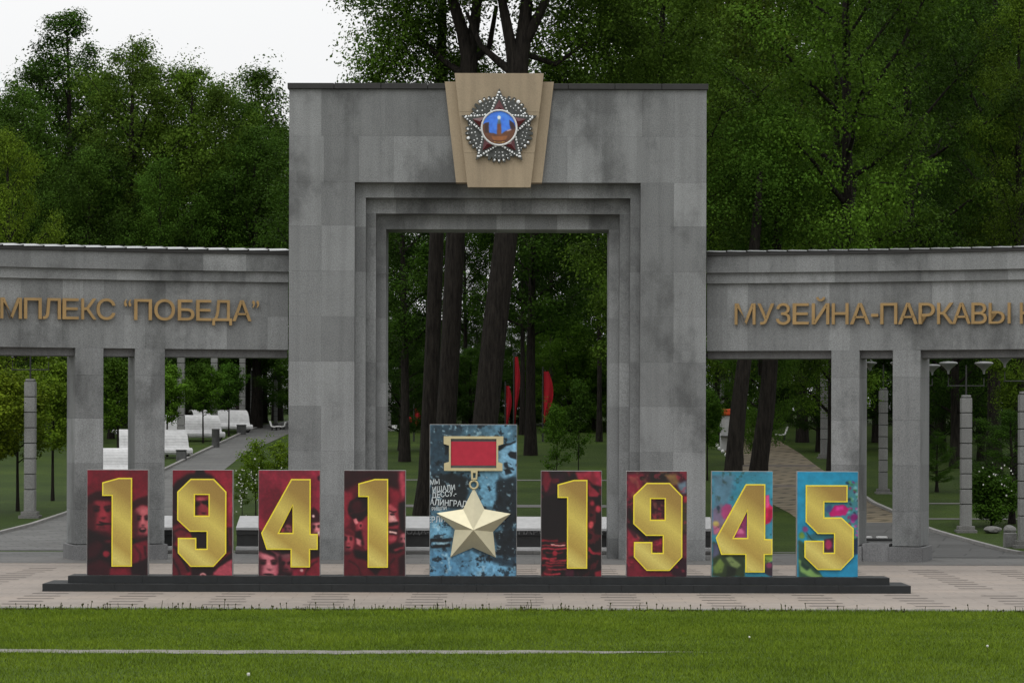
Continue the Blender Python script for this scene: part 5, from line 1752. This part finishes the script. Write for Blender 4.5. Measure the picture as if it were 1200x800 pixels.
def bin_(label, px0, px1, ytop, ybot, round_=False):
    X, Y, Z = gnd((px0 + px1) / 2, ybot)
    w_, h = (px1 - px0) * Y / FPX, (ybot - ytop) * Y / FPX
    root = empty('litter_bin', (X, Y, Z), label, 'litter bin', 'litter bins beside the benches')
    if round_:
        me = lathe([(w_ * .46, 0), (w_ * .48, .05), (w_ * .48, h * .92), (w_ * .5, h * .93), (w_ * .5, h), (w_ * .4, h), (w_ * .38, h * .8), (.01, h * .8)], 18)
        obj('body', me, M['bin'], root, (X, Y, Z))
    else:
        obj('body', box_mesh(w_ * .94, w_ * .9, h * .86, .02, M['bin']), None, root, (X, Y, Z))
        obj('rim', box_mesh(w_, w_ * .96, h * .12, .015, M['dark']), None, root, (X, Y - .02, Z + h * .865))
bin_('dark square litter bin in front of the second slatted bench', 206, 218, 527.5, 541)
bin_('tall round grey litter bin in front of the third slatted bench', 248, 257.5, 503, 525, True)
bin_('dark square litter bin in front of the farthest slatted bench', 277, 288, 498, 510)

def seat(label, px, py, k, flip=1):
    X, Y, Z = gnd(px, py)
    root = empty('garden_seat', (X, Y, Z), label, 'seat')
    for y_ in (-.28, .28):
        V, F = tube([(flip * p[0] * k, y_, p[1] * k) for p in ((-.42, 1.0), (-.3, .55), (-.22, .42), (.1, .38), (.38, .44), (.48, .40))], [.03] * 6, 6)
        obj('side_frame', np_mesh('frame', V, F), M['white'], root, (X, Y, Z))
    pr = [(-.41, .95), (-.36, .75), (-.3, .57), (-.2, .43), (.1, .40), (.36, .45)]
    for a, b in zip(pr, pr[1:]):
        V = [(flip * a[0] * k, -.3, a[1] * k), (flip * b[0] * k, -.3, b[1] * k), (flip * b[0] * k, .3, b[1] * k), (flip * a[0] * k, .3, a[1] * k)]
        V += [(x, y, z - .03) for x, y, z in V]
        obj('slat', np_mesh('slat', V, [(0, 1, 2, 3), (7, 6, 5, 4), (0, 4, 5, 1), (1, 5, 6, 2), (2, 6, 7, 3), (3, 7, 4, 0)]), M['white'], root, (X, Y, Z))
    for xx in (-.2, .25):
        for y_ in (-.25, .25):
            V, F = tube([(flip * xx * k, y_, -.03), (flip * xx * k, y_, .4 * k)], [.025, .025], 6)
            obj('leg', np_mesh('leg', V, F), M['dark'], root, (X, Y, Z))
seat('pale garden seat with a sloping back, left of two under the far lamp', 321, 505, .55)
seat('pale garden seat facing left, right of two under the far lamp', 331, 504, .45, -1)
seat('white reclining seat beside the brick path, right of the leaning trunks', 916, 515, .75, -1)

# ================================================================== LOW INSCRIBED STONE BEHIND THE ARCH
YS = 79.6
def stele(label, px0, px1, words):
    x0, x1 = wx(px0, YS), wx(px1, YS)
    root = empty('inscribed_stone', ((x0 + x1) / 2, YS + .6, 0), label, 'memorial stone')
    zt0, zt1 = wz(618.5, YS), wz(607.5, YS)
    n = max(1, int((x1 - x0) / 1.7))
    xs = cuts(x0, x1, n)
    for a, b in zip(xs, xs[1:]):
        V = [(a + .004, YS - .05, zt0), (b - .004, YS - .05, zt0), (b - .004, YS + 1.1, zt1 + .03), (a + .004, YS + 1.1, zt1 + .03)]
        V += [(x, y, z - .07) for x, y, z in V]
        obj('top_slab', np_mesh('slab', V, [(0, 1, 2, 3), (7, 6, 5, 4), (0, 4, 5, 1), (1, 5, 6, 2), (2, 6, 7, 3), (3, 7, 4, 0)]), M['stele_top'], root)
        obj('front_slab', box_mesh(b - a - .006, .5, zt0 - .075 - wz(627, YS), .006, M['stele']), None, root, ((a + b) / 2, YS + .03, wz(627, YS)))
        obj('lower_block', box_mesh(b - a - .006, .6, wz(627, YS) - .19, .006, M['stele']), None, root, ((a + b) / 2, YS + .14, .19))
        obj('foot_slab', box_mesh(b - a - .005, 1.0, .10, .01, M['stele_top']), None, root, ((a + b) / 2, YS - .12, .09))
        obj('foot_slab', box_mesh(b - a - .005, 1.2, .085, .01, M['greystrip']), None, root, ((a + b) / 2, YS - .30, .004))
    for word, pa, pb in words:
        V, F = glyph(word, .01, .05)
        x_0, x_1 = V[:, 0].min(), V[:, 0].max()
        wdt = (pb - pa) * YS / FPX
        hh = 6.2 * YS / FPX
        P = [((v[0] - x_0) / (x_1 - x_0) * wdt + wx(pa, YS), YS + .028 - (v[2] + .05) * .1, wz(625.6, YS) + v[1] / .728 * hh) for v in V]
        me = bpy.data.meshes.new('cut'); me.from_pydata(P, [], F)
        obj('cut_letters', me, M['stele_text'], root)
stele('long low black stone with grey letters and a pale sloping top behind the arch', 277, 836, [('НАРОДА-', 455, 503), ('НАРОДУ', 608, 658), ('Р', 706, 711)])
stele('short pale-topped black stone behind the second left column', 176, 203, [])
# two white plates on the dark slab between the right columns
slabr = empty('low_bench', (wx(1026, 79.5), 79.8, 0), 'dark low bench with two white plates between the right columns', 'bench')
obj('seat', box_mesh(wx(1050, 79.5) - wx(1004, 79.5), 1.0, .40, .015, M['bin']), None, slabr, (wx(1027, 79.5), 79.5, .002))
obj('seat_top', box_mesh(wx(1048, 79.5) - wx(1006, 79.5), .6, .06, .015, M['dark']), None, slabr, (wx(1027, 79.5), 79.55, .403))
for a, b in ((1010, 1023), (1029, 1041)):
    obj('white_plate', box_mesh(wx(b, 79.5) - wx(a, 79.5), .3, .05, .01, M['white']), None, slabr, (wx((a + b) / 2, 79.5), 79.6, .465))

# ================================================================== FAR THINGS
def banner(label, px, ytop, ybot, wpx, Y, shape, pole=True):
    X = wx(px, Y)
    root = empty('red_banner', (X, Y, terr(Y)), label, 'banner', 'red banners in the wood')
    zt_, zb_ = wz(ytop, Y), wz(ybot, Y)
    w_ = wpx * Y / FPX
    V, F = tube([(0, 0, -.1), (0, 0, zt_ - terr(Y) + .25)], [.05, .035], 8)
    obj('pole', np_mesh('pole', V, F), M['dark'], root, (X, Y, terr(Y)))
    V, F = [], []
    n, m_ = 14, 6
    for i in range(n + 1):
        f = i / n
        ww = w_ * shape(f)
        for j in range(m_ + 1):
            g_ = j / m_
            V.append((.05 + ww * g_ + .12 * math.sin(f * 5) * g_, .10 * math.sin(g_ * 7 + f * 3) * (.4 + f), zt_ + (zb_ - zt_) * f - terr(Y)))
    k = len(V)
    V += [(x, y + .02, z) for x, y, z in V]
    for i in range(n):
        for j in range(m_):
            a = i * (m_ + 1) + j
            F.append((a, a + m_ + 1, a + m_ + 2, a + 1))
            F.append((k + a, k + a + 1, k + a + m_ + 2, k + a + m_ + 1))
    obj('cloth', np_mesh('cloth', V, F, True), M['banner'], root, (X, Y, terr(Y)))
banner('large red banner tapering to its foot, right of the dark trunks under the arch', 636, 435, 496, 7.5, 150, lambda f: .75 + .5 * math.sin(f * 2.6) - .75 * max(0, f - .6) * 1.6)
banner('tall narrow red banner half hidden by dark trunks under the arch', 602, 418, 502, 3.6, 152, lambda f: 1.0)
banner('dark red banner beside the tall narrow one under the arch', 592, 452, 504, 4.5, 156, lambda f: .8 + .3 * f)
banner('small red pennant left in the arch opening', 476, 487, 500, 5, 150, lambda f: .3 + f)
banner('small red and white pennant left in the arch opening, next to a trunk', 485, 479, 501, 6, 150, lambda f: .3 + .9 * f)
X, Y, Z = gnd(462, 505)
wb = empty('white_box', (X, Y, Z), 'small white box on the lawn at the left edge of the arch opening', 'box')
obj('body', box_mesh(6 * Y / FPX, .3, 4.2 * Y / FPX, .015, M['white']), None, wb, (X, Y, Z + .12))
obj('foot', box_mesh(18 * Y / FPX, .5, .12, .01, M['stele_top']), None, wb, (X + .25, Y - .1, Z))
X, Y, Z = gnd(851, 527)
ks = empty('kiosk', (X, Y, Z), 'grey kiosk with an orange red hood left of the leaning trunks', 'kiosk')
obj('body', box_mesh(13 * Y / FPX, .6, 41 * Y / FPX, .02, M['stele_top']), None, ks, (X, Y, Z))
obj('hood', box_mesh(17 * Y / FPX, .8, 7.5 * Y / FPX, .04, M['orange']), None, ks, (X, Y - .1, Z + 41.2 * Y / FPX))
obj('shelf', box_mesh(14 * Y / FPX, .3, .05, .01, M['dark']), None, ks, (X, Y - .3, Z + 16 * Y / FPX))

def rock(name, label, px, py, wpx, hpx, seed, mat='rock', blocky=False):
    X, Y, Z = gnd(px, py)
    g = np.random.default_rng(seed)
    bm = bmesh.new()
    if blocky:
        bmesh.ops.create_cube(bm, size=1.0)
        bmesh.ops.subdivide_edges(bm, edges=bm.edges[:], cuts=2, use_grid_fill=True)
    else:
        bmesh.ops.create_icosphere(bm, subdivisions=2, radius=.5)
    w_, h = wpx * Y / FPX, hpx * Y / FPX
    for v in bm.verts:
        q = v.co * (1 + g.uniform(-.12, .12) * (.4 if blocky else 1))
        v.co = Vector((q.x * w_, q.y * w_ * .8, (q.z + .45) * h))
    return tag(obj(name, bm_mesh(bm), M[mat], None, (X, Y, Z)), label, 'stone')
rock('stone_block', 'rough square stone block on the right lawn below the flowering shrub', 1184, 639, 14, 17, 3, 'stone_light', True)
rock('boulder', 'flat grey boulder left of the square stone block', 1163, 623, 22, 9, 4)
rock('boulder', 'grey boulder directly behind the square stone block', 1183, 625, 16, 13, 5)
for i, (px, py) in enumerate([(840, 523), (843, 526.5), (847, 530), (851, 534), (855, 537)]):
    rock('edge_stone', ['topmost', 'second from the top', 'middle', 'second from the bottom', 'lowest'][i] + ' of five white edging stones left of the leaning trunks', px, py, 4.5, 4.5, 10 + i, 'white')

# blossoms on the flowering shrubs
def blossoms(px, py, sx, sy, Y, n, seed, parent):
    g = np.random.default_rng(seed)
    V, F = [], []
    for i in range(n):
        x, y, z = wx(px + g.normal() * sx, Y), Y - .5 + g.normal() * .35, wz(py + g.normal() * sy, Y)
        r = g.uniform(.018, .038)
        o = len(V)
        for k in range(4):
            t = k * math.pi / 2 + g.random()
            V.append((x + r * math.cos(t), y - r * .4 * (k % 2), z + r * math.sin(t)))
        F.append((o, o + 1, o + 2, o + 3))
    me = np_mesh('blossom', V, F)
    me.materials.append(M['blossom'])
    ob = bpy.data.objects.new('blossom', me)
    COL.objects.link(ob)
    ob.parent = parent
    bpy.context.view_layer.update()
    ob.matrix_parent_inverse = parent.matrix_world.inverted()
    ob['kind'] = 'stuff'
for o in list(bpy.data.objects):
    lb = o.get('label', '')
    if lb.startswith('loose bright green shrub'): blossoms(296, 562, 12, 12, o.location.y, 30, 1, o)
    if lb.startswith('thin flowering shrub'): blossoms(284, 575, 6, 12, o.location.y, 30, 2, o)
    if lb.startswith('leafy shrub with white'): blossoms(1170, 560, 12, 8, o.location.y, 34, 3, o)

# ================================================================== GRASS, WEEDS, DANDELIONS ON THE FRONT LAWN
g = np.random.default_rng(77)
N = 330000
by = 36.5 + (53.68 - 36.5) * g.random(N) ** .85
bx = (g.random(N) * 2 - 1) * (by * .19 + 1.6)
pc = 43.25 + .12 * np.sin(bx * .35)
jj = .06 * np.sin(bx * 3.1) + .05 * np.sin(bx * 7.7)
pw = np.clip(1 - (bx - .3) / 2.8, 0, 1) * (bx < 3.1)
on = (by > pc - .26 * pw + jj) & (by < pc + .32 * pw + jj * .6) & (pw > 0.02)
keep = ~on | (g.random(N) < .10)
bx, by = bx[keep], by[keep]
n = len(bx)
patch = .5 + .5 * np.sin(bx * .7 + 1.3 * np.sin(by * .9)) * np.sin(by * .8 + bx * .23)
h = (.028 + .026 * g.random(n)) * (.75 + .5 * patch)
h = np.where(g.random(n) < .012, h * 1.9, h)
h = np.where(by > 53.3, h * 1.5, h)
wd_ = .0035 + .004 * g.random(n)
th = g.random(n) * math.pi
lx, ly = g.normal(size=n) * .45 * h, g.normal(size=n) * .45 * h
P0 = np.stack([bx - np.cos(th) * wd_, by - np.sin(th) * wd_, np.full(n, .010)], 1)
P1 = np.stack([bx + np.cos(th) * wd_, by + np.sin(th) * wd_, np.full(n, .010)], 1)
P2 = np.stack([bx + lx, by + ly, .012 + h], 1)
V = np.stack([P0, P1, P2], 1).reshape(-1, 3)
tag(obj('grass', np_mesh('grass', V, np.arange(n * 3).reshape(n, 3)), M['blade']), 'short mown green grass of the front lawn', 'grass', kind='stuff')
parts = []
for i in range(420):
    x = random.uniform(-11.5, 11.5)
    if x > 2 and random.random() < .45: continue
    y = 53.45 + random.uniform(-.15, .2)
    hh = abs(random.gauss(0, 1)) * .07 + .04
    hh = min(hh, .30)
    l = random.uniform(-.15, .15) * hh
    parts.append(tube([(x, y, 0), (x + l * .4, y, hh * .6), (x + l, y, hh)], [.0075, .0065, .005], 4, False))
    if random.random() < .6:
        s = random.uniform(.014, .026)
        parts.append(tube([(x + l, y, hh - s), (x + l, y, hh), (x + l, y, hh + s)], [.004, s * .8, .003], 5, False))
    if random.random() < .35:
        for k in range(3):
            a = random.uniform(0, 6.28)
            parts.append(tube([(x, y, 0), (x + .05 * math.cos(a), y + .03 * math.sin(a), .04), (x + .11 * math.cos(a), y + .05 * math.sin(a), .05)], [.004, .012, .002], 4, False))
V, F = join_vf(parts)
tag(obj('weeds', np_mesh('weeds', V, F), M['weed']), 'thin dark weed stalks along the lawn edge by the plaza', 'weeds', kind='stuff')
def dandelion(label, px, py, r):
    Y = FPX * (HC - .10) / (py - HY)
    X = wx(px, Y)
    root = empty('dandelion', (X, Y, 0), label, 'flower', 'dandelion seed heads on the lawn')
    V, F = tube([(0, 0, 0), (.01, 0, .05), (.012, 0, .10)], [.004, .0035, .003], 5)
    obj('stem', np_mesh('stem', V, F), M['weed'], root, (X, Y, 0))
    bm = bmesh.new()
    bmesh.ops.create_icosphere(bm, subdivisions=2, radius=r)
    for v in bm.verts: v.co *= random.uniform(.85, 1.1)
    obj('seed_head', bm_mesh(bm), M['fluff'], root, (X + .012, Y, .10 + r * .7))
dandelion('white dandelion seed head near the bottom left of the lawn', 291, 792, .026)
dandelion('white dandelion seed head on the right of the lawn', 1157, 756, .021)
dandelion('small white dandelion seed head in the middle of the lawn, right of centre', 878, 746, .016)

# labels that still coincide are told apart by their order from left to right
_same = {}
for o in bpy.data.objects:
    if o.parent is None and o.get('label') and o.get('kind') is None: _same.setdefault(o['label'], []).append(o)
for lb, os_ in _same.items():
    if len(os_) > 1:
        os_.sort(key=lambda o: o.location.x / max(1.0, o.location.y))
        nm = {2: ['left one', 'right one'], 3: ['left one', 'middle one', 'right one']}.get(len(os_)) or ['%s from the left' % w_ for w_ in ('first', 'second', 'third', 'fourth', 'fifth', 'sixth', 'seventh', 'eighth')]
        for o, t in zip(os_, nm): o['label'] = lb + ', ' + t
